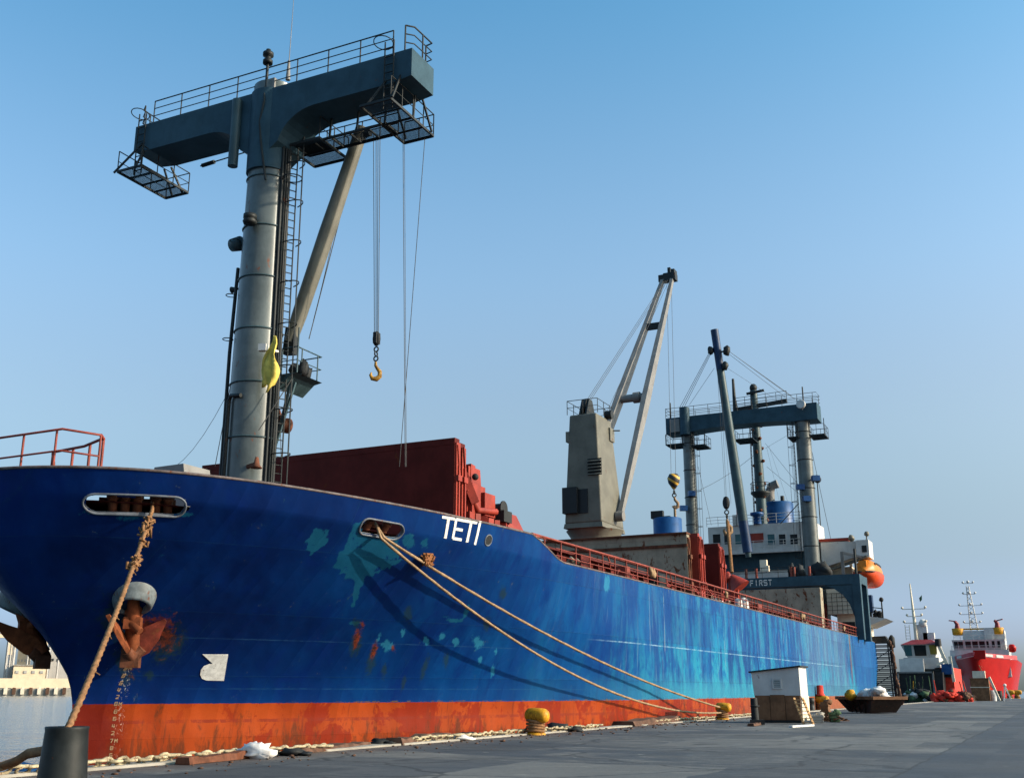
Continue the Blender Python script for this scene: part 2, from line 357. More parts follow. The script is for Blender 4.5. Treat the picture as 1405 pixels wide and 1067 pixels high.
def hull_pt(Y, z, off=0., side=1):
    e = .05; x = float(halfb(Y, z)); n = Vector((1, -(float(halfb(Y+e, z))-float(halfb(Y-e, z)))/(2*e), -(float(halfb(Y, z+e))-float(halfb(Y, z-e)))/(2*e))).normalized()
    p = Vector((XC + x, Y, z)) + n*off
    if side < 0: p.x = 2*XC - p.x; n.x = -n.x
    return p, n
SHIP = thing('cargo_ship', 'long blue cargo ship with orange waterline, moored along the quay', 'cargo ship', (XC, 75, 0))

def chock_region(px0, py0, px1, py1, r):   # stadium on the hull between two end pixels, r in metres
    a = hull_hit(px0, py0); c = hull_hit(px1, py1); return a, c, r
CH1 = chock_region(134, 691, 241, 695, .30); CH2 = chock_region(505, 722, 544, 729, .27)
def seg_dist(P, a, c, n):
    a = np.array(a); c = np.array(c); n = np.array(n); d = c-a; t = np.clip(((P-a) @ d)/(d @ d), 0, 1); e = P - a - t[:,None]*d; near = np.abs(e @ n) < 1.; e = e - (e @ n)[:,None]*n
    return np.where(near, np.linalg.norm(e, axis=1), 9.)

def hull_material():
    m = bpy.data.materials.new('ship_hull_paint'); nt, bs = nodes(m); bs.inputs['Specular IOR Level'].default_value = .07; p = pos(nt)
    s = nt.nodes.new('ShaderNodeSeparateXYZ'); nt.links.new(p, s.inputs[0]); y, z = s.outputs[1], s.outputs[2]
    def attr(n):
        a = nt.nodes.new('ShaderNodeAttribute'); a.attribute_name = n; return a.outputs['Fac']
    fine = noise_n(nt, p, 5, 6, .7); rag = noise_n(nt, p, 2.2, 7, .75, .5)
    yw = math_n(nt, 'ADD', y, math_n(nt, 'MULTIPLY', math_n(nt, 'SUBTRACT', noise_n(nt, mapped(nt, p, (1,1,.35)), .35, 4), .5), 14))
    aft = step_n(nt, yw, 37, 60)                       # older, sun-bleached paint of the midship plates
    blotch = noise_n(nt, mapped(nt, p, (.5,.5,.28)), .8, 5, .6)
    pidy = math_n(nt, 'FLOOR', math_n(nt, 'DIVIDE', math_n(nt, 'ADD', y, math_n(nt, 'MULTIPLY', math_n(nt, 'FLOOR', math_n(nt, 'DIVIDE', z, 1.85)), 2.9)), 7.4)); pidz = math_n(nt, 'FLOOR', math_n(nt, 'DIVIDE', z, 1.85))
    wn_ = nt.nodes.new('ShaderNodeTexWhiteNoise'); wn_.noise_dimensions = '2D'; cx_ = nt.nodes.new('ShaderNodeCombineXYZ'); nt.links.new(pidy, cx_.inputs[0]); nt.links.new(pidz, cx_.inputs[1]); nt.links.new(cx_.outputs[0], wn_.inputs['Vector']); plate_r = wn_.outputs['Value']
    navy = mix_n(nt, step_n(nt, blotch, .35, .7), (.0012,.0085,.058), (.0014,.02,.115))
    mid_ = mix_n(nt, step_n(nt, blotch, .35, .65), (.001,.03,.15), (.0015,.055,.19)); navy = mix_n(nt, math_n(nt, 'MULTIPLY', step_n(nt, yw, 24, 42), .85), navy, mid_)
    sm_ = noise_n(nt, mapped(nt, p, (1,1.3,.5), (0,17,5)), .8, 6, .72, .6); navy = mix_n(nt, math_n(nt, 'MULTIPLY', step_n(nt, sm_, .5, .64), .55), navy, (.0012,.012,.1))
    rr_n = noise_n(nt, mapped(nt, p, (1,4.,.3), (0,3,9)), 1.4, 6, .75); navy = mix_n(nt, math_n(nt, 'MULTIPLY', step_n(nt, rr_n, .68, .76), math_n(nt, 'MULTIPLY', step_n(nt, y, 28, 34), .4)), navy, (.02,.03,.03))
    navy = mix_n(nt, math_n(nt, 'MULTIPLY', step_n(nt, rag, .6, .7), .12), navy, (.006,.07,.17))
    old = mix_n(nt, step_n(nt, blotch, .3, .7), (.0008,.055,.185), (.0012,.095,.25))
    st = noise_n(nt, mapped(nt, p, (1,1.5,.10)), 1.1, 6, .7); st2 = noise_n(nt, mapped(nt, p, (1,3.6,.16), (0,5,2)), 1.3, 5, .7)
    old = mix_n(nt, math_n(nt, 'MULTIPLY', step_n(nt, st, .48, .6), .5), old, (.045,.15,.24))
    cy = noise_n(nt, mapped(nt, p, (1,.9,.3), (0,11,4)), .8, 6, .7, .3)
    low = step_n(nt, z, 4.6, 2.2)
    old = mix_n(nt, math_n(nt, 'MULTIPLY', math_n(nt, 'MULTIPLY', step_n(nt, cy, .4, .52), .85), math_n(nt, 'MULTIPLY', math_n(nt, 'MULTIPLY_ADD', low, .6, .4), step_n(nt, noise_n(nt, mapped(nt, p, (1,.8,1.), (3,1,2)), 1.1, 6, .75), .38, .56))), old, (.012,.21,.3))
    old = mix_n(nt, math_n(nt, 'MULTIPLY', step_n(nt, noise_n(nt, mapped(nt, p, (1,1.,.22), (0,31,4)), .7, 6, .7), .48, .55), .8), old, (.0008,.03,.145))
    old = mix_n(nt, math_n(nt, 'MULTIPLY', step_n(nt, st2, .62, .67), .7), old, (.2,.27,.28))
    foot = math_n(nt, 'MULTIPLY', step_n(nt, math_n(nt, 'ADD', z, math_n(nt, 'MULTIPLY', rag, 1.4)), 3.2, 2.0), .7)
    old = mix_n(nt, foot, old, (.03,.2,.28))
    # grey-white worn band near the stern, and a plain blue plate behind it
    band = math_n(nt, 'MULTIPLY', step_n(nt, yw, 80, 90), step_n(nt, yw, 108, 103)); old = mix_n(nt, math_n(nt, 'MULTIPLY', band, math_n(nt, 'MULTIPLY_ADD', st, .7, .0)), old, (.1,.17,.24))
    plate = step_n(nt, y, 108.5, 109.5); old = mix_n(nt, math_n(nt, 'MULTIPLY', plate, .75), old, (.003,.075,.24))
    drip = math_n(nt, 'MULTIPLY', math_n(nt, 'COMPARE', math_n(nt, 'ADD', y, math_n(nt, 'MULTIPLY', rag, .5)), 106.9, .35), step_n(nt, z, 1.2, 4.)); old = mix_n(nt, math_n(nt, 'MULTIPLY', drip, .7), old, (.16,.07,.02))
    sp_ = noise_n(nt, mapped(nt, p, (1,2.2,.5), (0,3,7)), 2.6, 6, .75); old = mix_n(nt, math_n(nt, 'MULTIPLY', step_n(nt, sp_, .66, .7), .6), old, (.1,.3,.38))
    c = mix_n(nt, aft, navy, old)
    c = mix_n(nt, math_n(nt, 'MULTIPLY', plate_r, .32), c, (.001,.014,.075)); sy = math_n(nt, 'FRACT', math_n(nt, 'DIVIDE', math_n(nt, 'ADD', y, math_n(nt, 'MULTIPLY', pidz, 2.9)), 7.4)); wsy = math_n(nt, 'LESS_THAN', sy, .005); sz = math_n(nt, 'LESS_THAN', math_n(nt, 'FRACT', math_n(nt, 'DIVIDE', z, 1.85)), .014); c = mix_n(nt, math_n(nt, 'MULTIPLY', math_n(nt, 'MULTIPLY', math_n(nt, 'MAXIMUM', wsy, sz), step_n(nt, rag, .4, .6)), .4), c, (.004,.03,.08))
    ch_ = noise_n(nt, p, 7, 8, .8, .5); c = mix_n(nt, math_n(nt, 'MULTIPLY', step_n(nt, ch_, .7, .72), math_n(nt, 'MULTIPLY', step_n(nt, y, 27, 45), .7)), c, (.03,.12,.17)); ch2 = noise_n(nt, mapped(nt, p, (1,1,.7), (5,5,5)), 5, 8, .8, .5); c = mix_n(nt, math_n(nt, 'MULTIPLY', step_n(nt, ch2, .7, .73), .6), c, (.035,.02,.014))
    # weld seams
    def seam(z0, w, col, f, y0, y1):
        nonlocal c
        k = math_n(nt, 'MULTIPLY', math_n(nt, 'COMPARE', math_n(nt, 'ADD', z, math_n(nt, 'MULTIPLY', fine, .04)), z0, w), math_n(nt, 'MULTIPLY', step_n(nt, y, y0, y0+4), step_n(nt, y, y1, y1-6)))
        c = mix_n(nt, math_n(nt, 'MULTIPLY', k, math_n(nt, 'MULTIPLY', step_n(nt, st, .3, .6), f)), c, col)
    seam(3.52, .026, (.22,.36,.45), .6, 43, 104); seam(3.0, .014, (.02,.07,.16), .55, 24, 44); seam(1.5, .014, (.015,.07,.15), .5, 26, 60)
    # patches: teal primer, rust, white salt
    jit = math_n(nt, 'ADD', math_n(nt, 'MULTIPLY', math_n(nt, 'SUBTRACT', noise_n(nt, mapped(nt, p, (1,1,.6)), 3.2, 8, .78, .6), .5), 2.6), math_n(nt, 'MULTIPLY', math_n(nt, 'SUBTRACT', rag, .5), 1.2))
    teal = step_n(nt, math_n(nt, 'ADD', attr('teal'), jit), .38, .58); c = mix_n(nt, math_n(nt, 'MULTIPLY', teal, .72), c, mix_n(nt, fine, (.004,.06,.115), (.01,.1,.16)))
    cyan = step_n(nt, math_n(nt, 'ADD', attr('cyan'), jit), .4, .75); c = mix_n(nt, math_n(nt, 'MULTIPLY', cyan, .7), c, (.02,.16,.26))
    dull_shade = step_n(nt, math_n(nt, 'ADD', attr('dull_shade'), jit), .3, .9); c = mix_n(nt, math_n(nt, 'MULTIPLY', dull_shade, .6), c, (.012,.03,.02))
    rs = step_n(nt, math_n(nt, 'ADD', attr('rust'), jit), .35, .85); c = mix_n(nt, math_n(nt, 'MULTIPLY', rs, .9), c, mix_n(nt, step_n(nt, fine, .35, .65), (.02,.012,.01), (.2,.035,.012)))
    fl = noise_n(nt, mapped(nt, p, (1,1,.55)), 17, 4, .8); wt = step_n(nt, math_n(nt, 'ADD', math_n(nt, 'MULTIPLY', attr('salt'), .3), fl), .86, .94); c = mix_n(nt, math_n(nt, 'MULTIPLY', wt, .75), c, (.42,.42,.42))
    # orange boot-top
    zr = math_n(nt, 'ADD', z, math_n(nt, 'MULTIPLY', math_n(nt, 'SUBTRACT', fine, .5), .06)); boot = step_n(nt, zr, 1.04, 1.02)
    org = mix_n(nt, step_n(nt, blotch, .3, .7), (.2,.027,.005), (.3,.046,.008))
    r2 = noise_n(nt, mapped(nt, p, (.5,.55,.4), (2,4,8)), 1.3, 7, .72, .4); gate = step_n(nt, y, 25, 31)
    org = mix_n(nt, math_n(nt, 'MULTIPLY', math_n(nt, 'MULTIPLY', step_n(nt, r2, .5, .53), .85), gate), org, (.17,.014,.005))
    org = mix_n(nt, math_n(nt, 'MULTIPLY', math_n(nt, 'MULTIPLY', step_n(nt, noise_n(nt, p, 1.1, 7, .75), .54, .62), .8), step_n(nt, y, 38, 52)), org, (.075,.013,.006))
    gr = noise_n(nt, mapped(nt, p, (1,1.6,.4), (0,9,2)), 1.5, 7, .75, .5); org = mix_n(nt, math_n(nt, 'MULTIPLY', step_n(nt, math_n(nt, 'ADD', gr, math_n(nt, 'MULTIPLY', z, -.14)), .46, .6), .8), org, (.075,.022,.009))
    vr = noise_n(nt, mapped(nt, p, (1,5,.3), (0,2,2)), 1.2, 5, .7); org = mix_n(nt, math_n(nt, 'MULTIPLY', math_n(nt, 'MULTIPLY', step_n(nt, vr, .58, .66), gate), .7), org, (.14,.02,.008))
    sc = math_n(nt, 'MULTIPLY', math_n(nt, 'COMPARE', math_n(nt, 'ADD', z, math_n(nt, 'MULTIPLY', rag, .12)), .56, .05), step_n(nt, rag, .4, .55)); org = mix_n(nt, math_n(nt, 'MULTIPLY', sc, .8), org, (.16,.02,.01))
    org = mix_n(nt, math_n(nt, 'MULTIPLY', step_n(nt, math_n(nt, 'ADD', attr('bow_shade_red'), math_n(nt, 'MULTIPLY', jit, .4)), .0, 1.), .9), org, (.085,.005,.003))
    org = mix_n(nt, math_n(nt, 'MULTIPLY', step_n(nt, yw, 62, 75), .65), org, (.22,.085,.04))
    org = mix_n(nt, math_n(nt, 'MULTIPLY', wt, .6), org, (.5,.36,.28))
    rag2 = step_n(nt, math_n(nt, 'ADD', math_n(nt, 'MULTIPLY', rag, .6), math_n(nt, 'MULTIPLY', math_n(nt, 'ABSOLUTE', math_n(nt, 'SUBTRACT', z, 1.06)), -2.2)), .28, .34)
    c = mix_n(nt, boot, c, org); c = mix_n(nt, math_n(nt, 'MULTIPLY', rag2, math_n(nt, 'MULTIPLY', step_n(nt, y, 29, 33), .8)), c, (.1,.06,.02))
    nt.links.new(c, bs.inputs['Base Color']); nt.links.new(math_n(nt, 'MULTIPLY_ADD', fine, .35, .28), bs.inputs['Roughness'])
    # plate buckling between frames + grain
    fy = math_n(nt, 'ABSOLUTE', math_n(nt, 'SINE', math_n(nt, 'MULTIPLY', y, math.pi/.75))); fz = math_n(nt, 'ABSOLUTE', math_n(nt, 'SINE', math_n(nt, 'MULTIPLY', z, math.pi/1.85)))
    dent = math_n(nt, 'MULTIPLY', math_n(nt, 'MULTIPLY', fy, fz), noise_n(nt, mapped(nt, p, (1,.5,.6)), .6, 3)); 
    pl = math_n(nt, 'ADD', math_n(nt, 'ADD', math_n(nt, 'MULTIPLY', dent, -1.6), math_n(nt, 'MULTIPLY', math_n(nt, 'MAXIMUM', wsy, sz), .3)), math_n(nt, 'ADD', math_n(nt, 'MULTIPLY', noise_n(nt, mapped(nt, p, (.8,.8,.5)), .9, 2), 2.), math_n(nt, 'MULTIPLY', fine, .2))); bump_n(nt, bs, pl, .55, .05)
    return m
HULL_M = hull_material()

def build_hull():
    vs = []; fs = []; idx = {}
    cols_s = list(np.linspace(0, 1, 60)**2*6) + list(np.arange(6.1, 26, .1)) + list(np.arange(26.2, 106.2, .4))
    tmax = cols_s[-1]; na, nb = 86, 12; sides = []
    me_v = []; me_f = []
    for side in (1, -1):
        cols = cols_s if side > 0 else cols_s[::4] + ([tmax] if cols_s[::4][-1] != tmax else [])
        ra = np.linspace(0, 1, na if side > 0 else 24); rb = np.linspace(0, 1, nb if side > 0 else 5)[1:]
        T = np.array(cols); Y0 = 20.7 + T/tmax*(YEND-20.7); K = zk(Y0); TP = ztop(Y0)
        Z = np.concatenate([(-2.5 + ra[:,None]*(K+2.5)[None]), K[None] + rb[:,None]*(TP-K)[None]], 0)
        st = stemY(Z); Yg = st + T[None]/tmax*(YEND - st); Xg = XC + side*halfb(Yg, Z)
        nr, nc = Z.shape; base = len(me_v)
        me_v += list(zip(Xg.ravel(), Yg.ravel(), Z.ravel()))
        P = np.stack([Xg, Yg, Z], -1)
        ctr = (P[:-1,:-1]+P[1:,:-1]+P[:-1,1:]+P[1:,1:])/4; kill = np.zeros(ctr.shape[:2], bool)
        if side > 0:
            for a, c, r in (CH1, CH2): kill |= (seg_dist(ctr.reshape(-1,3), a, c, hull_pt((a.y+c.y)/2, (a.z+c.z)/2)[1]) < r).reshape(kill.shape)
        for i in range(nr-1):
            for j in range(nc-1):
                if kill[i,j]: continue
                q = base+i*nc+j; f = (q, q+1, q+nc+1, q+nc); me_f.append(f if side > 0 else f[::-1])
        sides.append((base, nr, nc))
    # transom closing the two stern edges
    b0, nr0, nc0 = sides[0]; zs = [me_v[b0+i*nc0+nc0-1] for i in range(0, nr0, 4)]
    n = len(me_v); me_v += zs + [(2*XC-p[0], p[1], p[2]) for p in zs]; k = len(zs)
    for i in range(k-1): me_f.append((n+i, n+k+i, n+k+i+1, n+i+1))
    off = Vector(_rl[SHIP.name]); A = np.array(me_v)
    me = bpy.data.meshes.new('hull'); me.from_pydata((A - np.array(off)).tolist(), [], me_f)
    me.polygons.foreach_set('use_smooth', [True]*len(me_f)); me.update()
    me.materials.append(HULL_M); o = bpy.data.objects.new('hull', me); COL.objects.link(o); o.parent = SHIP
    # paint patches and painted shade on given spots of the starboard plating
    px, py = proj(A); stb = A[:,0] > XC - .5
    def blob(x, y, rx, ry, rot=0., soft=1.):
        c, s_ = math.cos(R(rot)), math.sin(R(rot)); dx, dy = px-x, py-y; u = (dx*c+dy*s_)/rx; v = (-dx*s_+dy*c)/ry
        return np.where(stb, np.clip(1.25 - np.sqrt(u*u+v*v)*.75*soft, 0, 1), 0)
    def poly(pts):
        inside = np.zeros(len(A), bool); n = len(pts)
        for i in range(n):
            x1, y1 = pts[i]; x2, y2 = pts[(i+1) % n]
            cnd = ((y1 > py) != (y2 > py)) & (px < (x2-x1)*(py-y1)/((y2-y1) or 1e-9) + x1); inside ^= cnd
        return np.where(stb & inside, .75, 0.)
    def attr(name, arrs):
        a = me.attributes.new(name, 'FLOAT', 'POINT'); a.data.foreach_set('value', np.max(np.stack(arrs), 0).astype(np.float32))
    attr('teal', [poly([(487,718),(497,714),(500,733),(545,735),(550,770),(522,785),(500,793),(493,815),(484,835),(480,833),(490,800),(457,778)]), poly([(420,742),(432,723),(450,724),(449,745),(430,760),(419,755)]),
        blob(560,742,7,9), blob(582,745,5,6), blob(622,850,16,2.5,12), blob(640,838,2.5,9,20), blob(180,708,22,5), blob(250,707,14,3), blob(120,703,6,4), blob(490,795,5,8), blob(487,855,9,3), blob(222,760,2,2)])
    attr('cyan', [blob(531,885,8,7), blob(607,871,4,7), blob(626,880,5,6), blob(585,878,4,5), blob(655,880,6,9,-15), blob(659,905,3,6,15), blob(676,920,3,8,8), blob(553,868,3,6), blob(680,893,2,5), blob(520,875,3,8,20), blob(833,800,4,14), blob(1133,925,7,10)])
    attr('rust', [blob(204,868,17,20,0,.9), blob(490,873,4,16,12), blob(513,893,4,15,14), blob(497,858,4,6), blob(540,890,2.5,5), blob(222,868,20,24,0,1.), blob(178,900,10,24,0,1.)])
    attr('dull_shade', [blob(226,880,26,26), blob(158,850,24,30), blob(172,905,14,34), blob(488,885,7,18,12), blob(510,905,7,20,14), blob(527,922,4,12,12), blob(554,935,3,12,12), blob(582,918,4,18,16), blob(612,905,4,10), blob(690,815,5,10), blob(668,855,5,10), blob(490,855,6,8), blob(243,860,3,6), blob(230,893,4,7), blob(560,842,6,10), blob(205,925,8,6)])  # dull stains; the spots round the anchor paint the shade of its recess
    attr('salt', [blob(178,905,10,26,6), blob(172,935,14,40,4), blob(165,985,14,48,0,.9), blob(160,1030,16,25,0,1), blob(158,890,6,12), blob(146,915,4,16,12)])
    attr('bow_shade_red', [blob(125,1000,38,60,0,.9), blob(110,960,20,50)])  # shade at the stem painted into the boot-top as darker red
    return o
HULL = build_hull()
CHOCK_M = paint('pale_chock_rim', (.1,.11,.13), .5, .3, .3, 3)
def chock(a, c, r, tr, name='chock'):
    a = Vector(a); c = Vector(c); n = hull_pt((a.y+c.y)/2, (a.z+c.z)/2)[1]; t = (c-a).normalized(); u = n.cross(t).normalized()
    pts = [c + (t*math.cos(q) + u*math.sin(q))*(r+.02) for q in np.linspace(-math.pi/2, math.pi/2, 12)] + [a - (t*math.cos(q) + u*math.sin(q))*(r+.02) for q in np.linspace(-math.pi/2, math.pi/2, 12)]
    h1, h2 = pts[:12], pts[12:]; lerp_ = lambda A, B: [A.lerp(B, k/12) for k in range(1, 12)]
    pts = h1 + lerp_(h1[-1], h2[0]) + h2 + lerp_(h2[-1], h1[0]) + [h1[0]]; out = []
    for p in pts:
        y, z = p.y, p.z; q = hull_pt(y, z, .01)[0]; out.append(q)
    b = MB()
    prof = [(-.03, -.12), (-.03,.01), (-.012,.03), (.012,.03), (.03,.01), (.03,-.03)]  # (radial outward, along normal)
    rings = []; k = len(out)
    for i, p in enumerate(out):
        nl = hull_pt(p.y, p.z)[1]; ax = a + t*max(0, min((c-a).length, (pts[i]-a).dot(t))); ro = pts[i]-ax; ro -= nl*ro.dot(nl); ro.normalize()
        rings.append([p + ro*pr + nl*pn for pr, pn in prof])
    m_ = len(prof); vs = [q for rg in rings for q in rg]
    b.add(vs, [(i*m_+j, (i+1)*m_+j, (i+1)*m_+j+1, i*m_+j+1) for i in range(k-1) for j in range(m_-1)], True)
    ch = b.link(name, CHOCK_M, HULL); return ch, n, t, u
ch1, n1, t1, u1 = chock(*CH1, .1); ch2, n2, t2, u2 = chock(*CH2, .1)
def rollers(ch, a, c, n, t, u, seq, zlow):
    b = MB(); g = random.Random(3)
    for f in seq:
        p = Vector(a).lerp(Vector(c), f) - n*.32; b.cyl(p - u*.4, p + u*.22, .13, .13, 12); b.cyl(p + u*.04, p + u*.12, .17, .17, 12)
    b.bar(Vector(a) - n*.55 - u*.2, Vector(c) - n*.55 - u*.2, .35, .14); b.bar(Vector(a) - n*.5 + u*.22, Vector(c) - n*.5 + u*.22, .2, .09)
    b.link('fairlead_roller', M['rust'], ch)
rollers(ch1, CH1[0], CH1[1], n1, t1, u1 if u1.z > 0 else -u1, (.18,.34,.5,.74,.9), 0); rollers(ch2, CH2[0], CH2[1], n2, t2, u2 if u2.z > 0 else -u2, (.2,.8), 0)
b = MB(); p = hull_hit(670,741); q, n = hull_pt(p.y, p.z)
b.ring(q + n*.0, n, .19, .028, 24, 8); b.link('round_fairlead', CHOCK_M, HULL)
b = MB(); b.lathe(q + n*.012, n, [(0,.18),(0,.0)], 20); b.link('fairlead_opening', M['black'], HULL)

# bulwark cap, inner bulwark and decks
def edge_line(off=0., zf=ztop, ys=None, dz=0., side=1):
    ys = ys if ys is not None else list(20.62 + np.linspace(0, 1, 30)**2*6) + list(np.arange(27, YEND+.1, .6))
    return [Vector((XC + side*(max(0, float(halfb(y, float(zf(y))))-off)), y, float(zf(y))+dz)) for y in ys]
b = MB()
for sd_ in (1, -1): b.tube([p for p in edge_line(.02, dz=.015, side=sd_)], .045, 6)
b.link('bulwark_cap', paint('cap_rail_worn', (.1,.075,.07), .6, .4, .4, 3), SHIP)
b = MB()
for sd_ in (1, -1):
    ys = [y for y in list(20.9 + np.linspace(0,1,20)**2*6) + list(np.arange(27.4, 39.9, .5))]
    top = edge_line(.16, ys=ys, side=sd_); bot = [Vector((XC + sd_*max(0, float(halfb(p.y, float(zk(p.y))-.12))-.2), p.y, float(zk(p.y))-.12)) for p in top]
    k = len(ys)
    fs_ = [(i, i+1, k+i+1, k+i) for i in range(k-1)]
    a_, c_, r_ = CH1; keep = []
    for f in fs_:
        if sd_ > 0 and any(min(A_.y, B_.y)-.5 < top[f[0]].y < max(A_.y, B_.y)+.5 for A_, B_, _ in (CH1, CH2)): continue
        keep.append(f)
    b.add(top + bot, keep)
b.link('inner_bulwark', M['coaming'], SHIP)
b = MB()
ys = list(20.9 + np.linspace(0,1,20)**2*6) + list(np.arange(27.4, YEND, 2.)) + [YEND-.1]
pr = [(float(halfb(y, float(zk(y))-.08))-.1, y, float(zk(y))-.1) for y in ys]
vs = [(XC+h, y, z) for h, y, z in pr] + [(XC-h, y, z) for h, y, z in pr]; k = len(pr)
b.add(vs, [(i, i+1, k+i+1, k+i) for i in range(k-1)]); b.link('deck', M['coaming'], SHIP)

# ---------------------------------------------------------------- lettering and marks lying on the plating
FONT = {'T': [((0,1),(.42,1)), ((.58,1),(1,1)), ((.5,.92),(.5,.48)), ((.5,.42),(.5,0))], 'E': [((.06,.06),(.06,.44)), ((.06,.54),(.06,.94)), ((.12,1),(1,1)), ((.2,.5),(.9,.5)), ((.12,0),(1,0))], 'I': [((.5,0),(.5,.46)), ((.5,.53),(.5,1))],
 'F': [((0,0),(0,1)), ((0,1),(1,1)), ((0,.52),(.8,.52))], 'R': [((0,0),(0,1)), ((0,1),(.85,1)), ((.95,.95),(.95,.58)), ((0,.52),(.85,.52)), ((.45,.5),(1,0))],
 'S': [((1,.97),(.1,1)), ((0,.95),(0,.58)), ((.05,.52),(.95,.5)), ((1,.45),(1,.06)), ((.9,0),(0,.03))],
 'M': [((0,0),(0,1)), ((0,1),(.5,.35)), ((.5,.35),(1,1)), ((1,1),(1,0))],
 '8': [((0,.04),(0,.96)), ((1,.04),(1,.96)), ((0,1),(1,1)), ((0,.5),(1,.5)), ((0,0),(1,0))], '6': [((0,.04),(0,.96)), ((0,1),(1,1)), ((1,.04),(1,.48)), ((0,.5),(1,.5)), ((0,0),(1,0))],
 '4': [((.15,1),(0,.4)), ((0,.36),(1,.36)), ((.75,1),(.75,0))], '2': [((0,1),(1,1)), ((1,.96),(1,.55)), ((1,.5),(0,.06)), ((0,0),(1,0))],
 '7': [((0,1),(1,1)), ((1,.95),(.4,0))], '9': [((1,.04),(1,.96)), ((0,1),(1,1)), ((0,.54),(0,.96)), ((0,.5),(1,.5)), ((0,0),(1,0))]}
def strokes(b, ch, fn, w, wy=None, thick=.012):
    """each stroke a thin plate; fn maps letter coordinates to (point, normal)"""
    for (x0,y0),(x1,y1) in FONT[ch]:
        d = math.hypot(x1-x0, y1-y0); hor = abs(x1-x0) > abs(y1-y0); N = 3
        wv = (wy or w) if hor else w; ox, oy = -(y1-y0)/d*wv/2, (x1-x0)/d*wv/2; ex, ey = (x1-x0)/d*w*.3, (y1-y0)/d*w*.3
        x0, y0, x1, y1 = x0-ex, y0-ey, x1+ex, y1+ey
        lo = []; hi = []
        for i in range(N+1):
            f = i/N; x, y = x0+(x1-x0)*f, y0+(y1-y0)*f
            for q in ((x+ox, y+oy), (x-ox, y-oy)):
                p, n = fn(*q); lo.append(p - n*.004); hi.append(p + n*thick)
        k = len(lo); fs = []
        for i in range(N): a = 2*i; fs += [(k+a, k+a+1, k+a+3, k+a+2)]; fs += [(a, k+a, k+a+2, a+2), (a+1, a+3, k+a+3, k+a+1)]
        fs += [(0, 1, k+1, k), (k-2, 2*k-2, 2*k-1, k-1)]; b.add(lo+hi, fs)
def on_hull(p, off=.004):
    return hull_pt(p.y, p.z, off)
b = MB()
cornersT = dict(tl=hull_hit(607.5,709), tr=hull_hit(660,718), bl=hull_hit(603.5,735), br=hull_hit(654,744))
adv = {0: (0, .275), 1: (.315, .55), 2: (.585, .865), 3: (.89, 1.03)}
for i, ch in enumerate('TETI'):
    u0_, u1_ = adv[i]
    def fn(x, y, u0_=u0_, u1_=u1_):
        u = u0_+(u1_-u0_)*x; top = cornersT['tl'].lerp(cornersT['tr'], u); bot = cornersT['bl'].lerp(cornersT['br'], u); return on_hull(bot.lerp(top, y))
    strokes(b, ch, fn, .24 if ch != 'I' else .42, .145)
b.link('name_lettering', M['markwhite'], HULL)
b = MB()
marks = [(176,916,'9M'),(169.5,926.5,'8'),(166,936.5,'6'),(163,946,'4'),(161,955.5,'2'),(162,965,'8M'),(158.5,975.5,'8'),(157,985.5,'6'),(155.5,995.5,'4'),(154.5,1005,'2'),(156,1015.5,'7M'),(153,1025.5,'8'),(151.8,1035.5,'6')]
for mx, my, txt in marks:
    b = MB(); p0 = hull_hit(mx, my); hgt = .095
    dirY = (hull_pt(p0.y+.05, p0.z)[0] - p0).normalized()
    for i, ch in enumerate(txt):
        def fn(x, y, i=i):
            q = p0 + dirY*((x-.5)*.075 + (i - (len(txt)-1)/2)*.13); return on_hull(Vector((q.x, q.y, p0.z + (y-.5)*hgt)))
        strokes(b, ch, fn, .26, .2, .006)
    b.link('draft_mark', M['ropepale'], HULL)
b = MB()
poly = [(278,897),(313,897),(307,933),(283,932.5),(277,930),(274.5,925),(275.5,918),(279.5,913),(286,910.5),(292,910)]
pts = [on_hull(hull_hit(*q))[0] for q in poly]; nn = hull_pt(pts[0].y, pts[0].z)[1]; b.prism([p + nn*.002 for p in pts], nn*.012)
b.link('bow_mark', M['markwhite'], HULL)

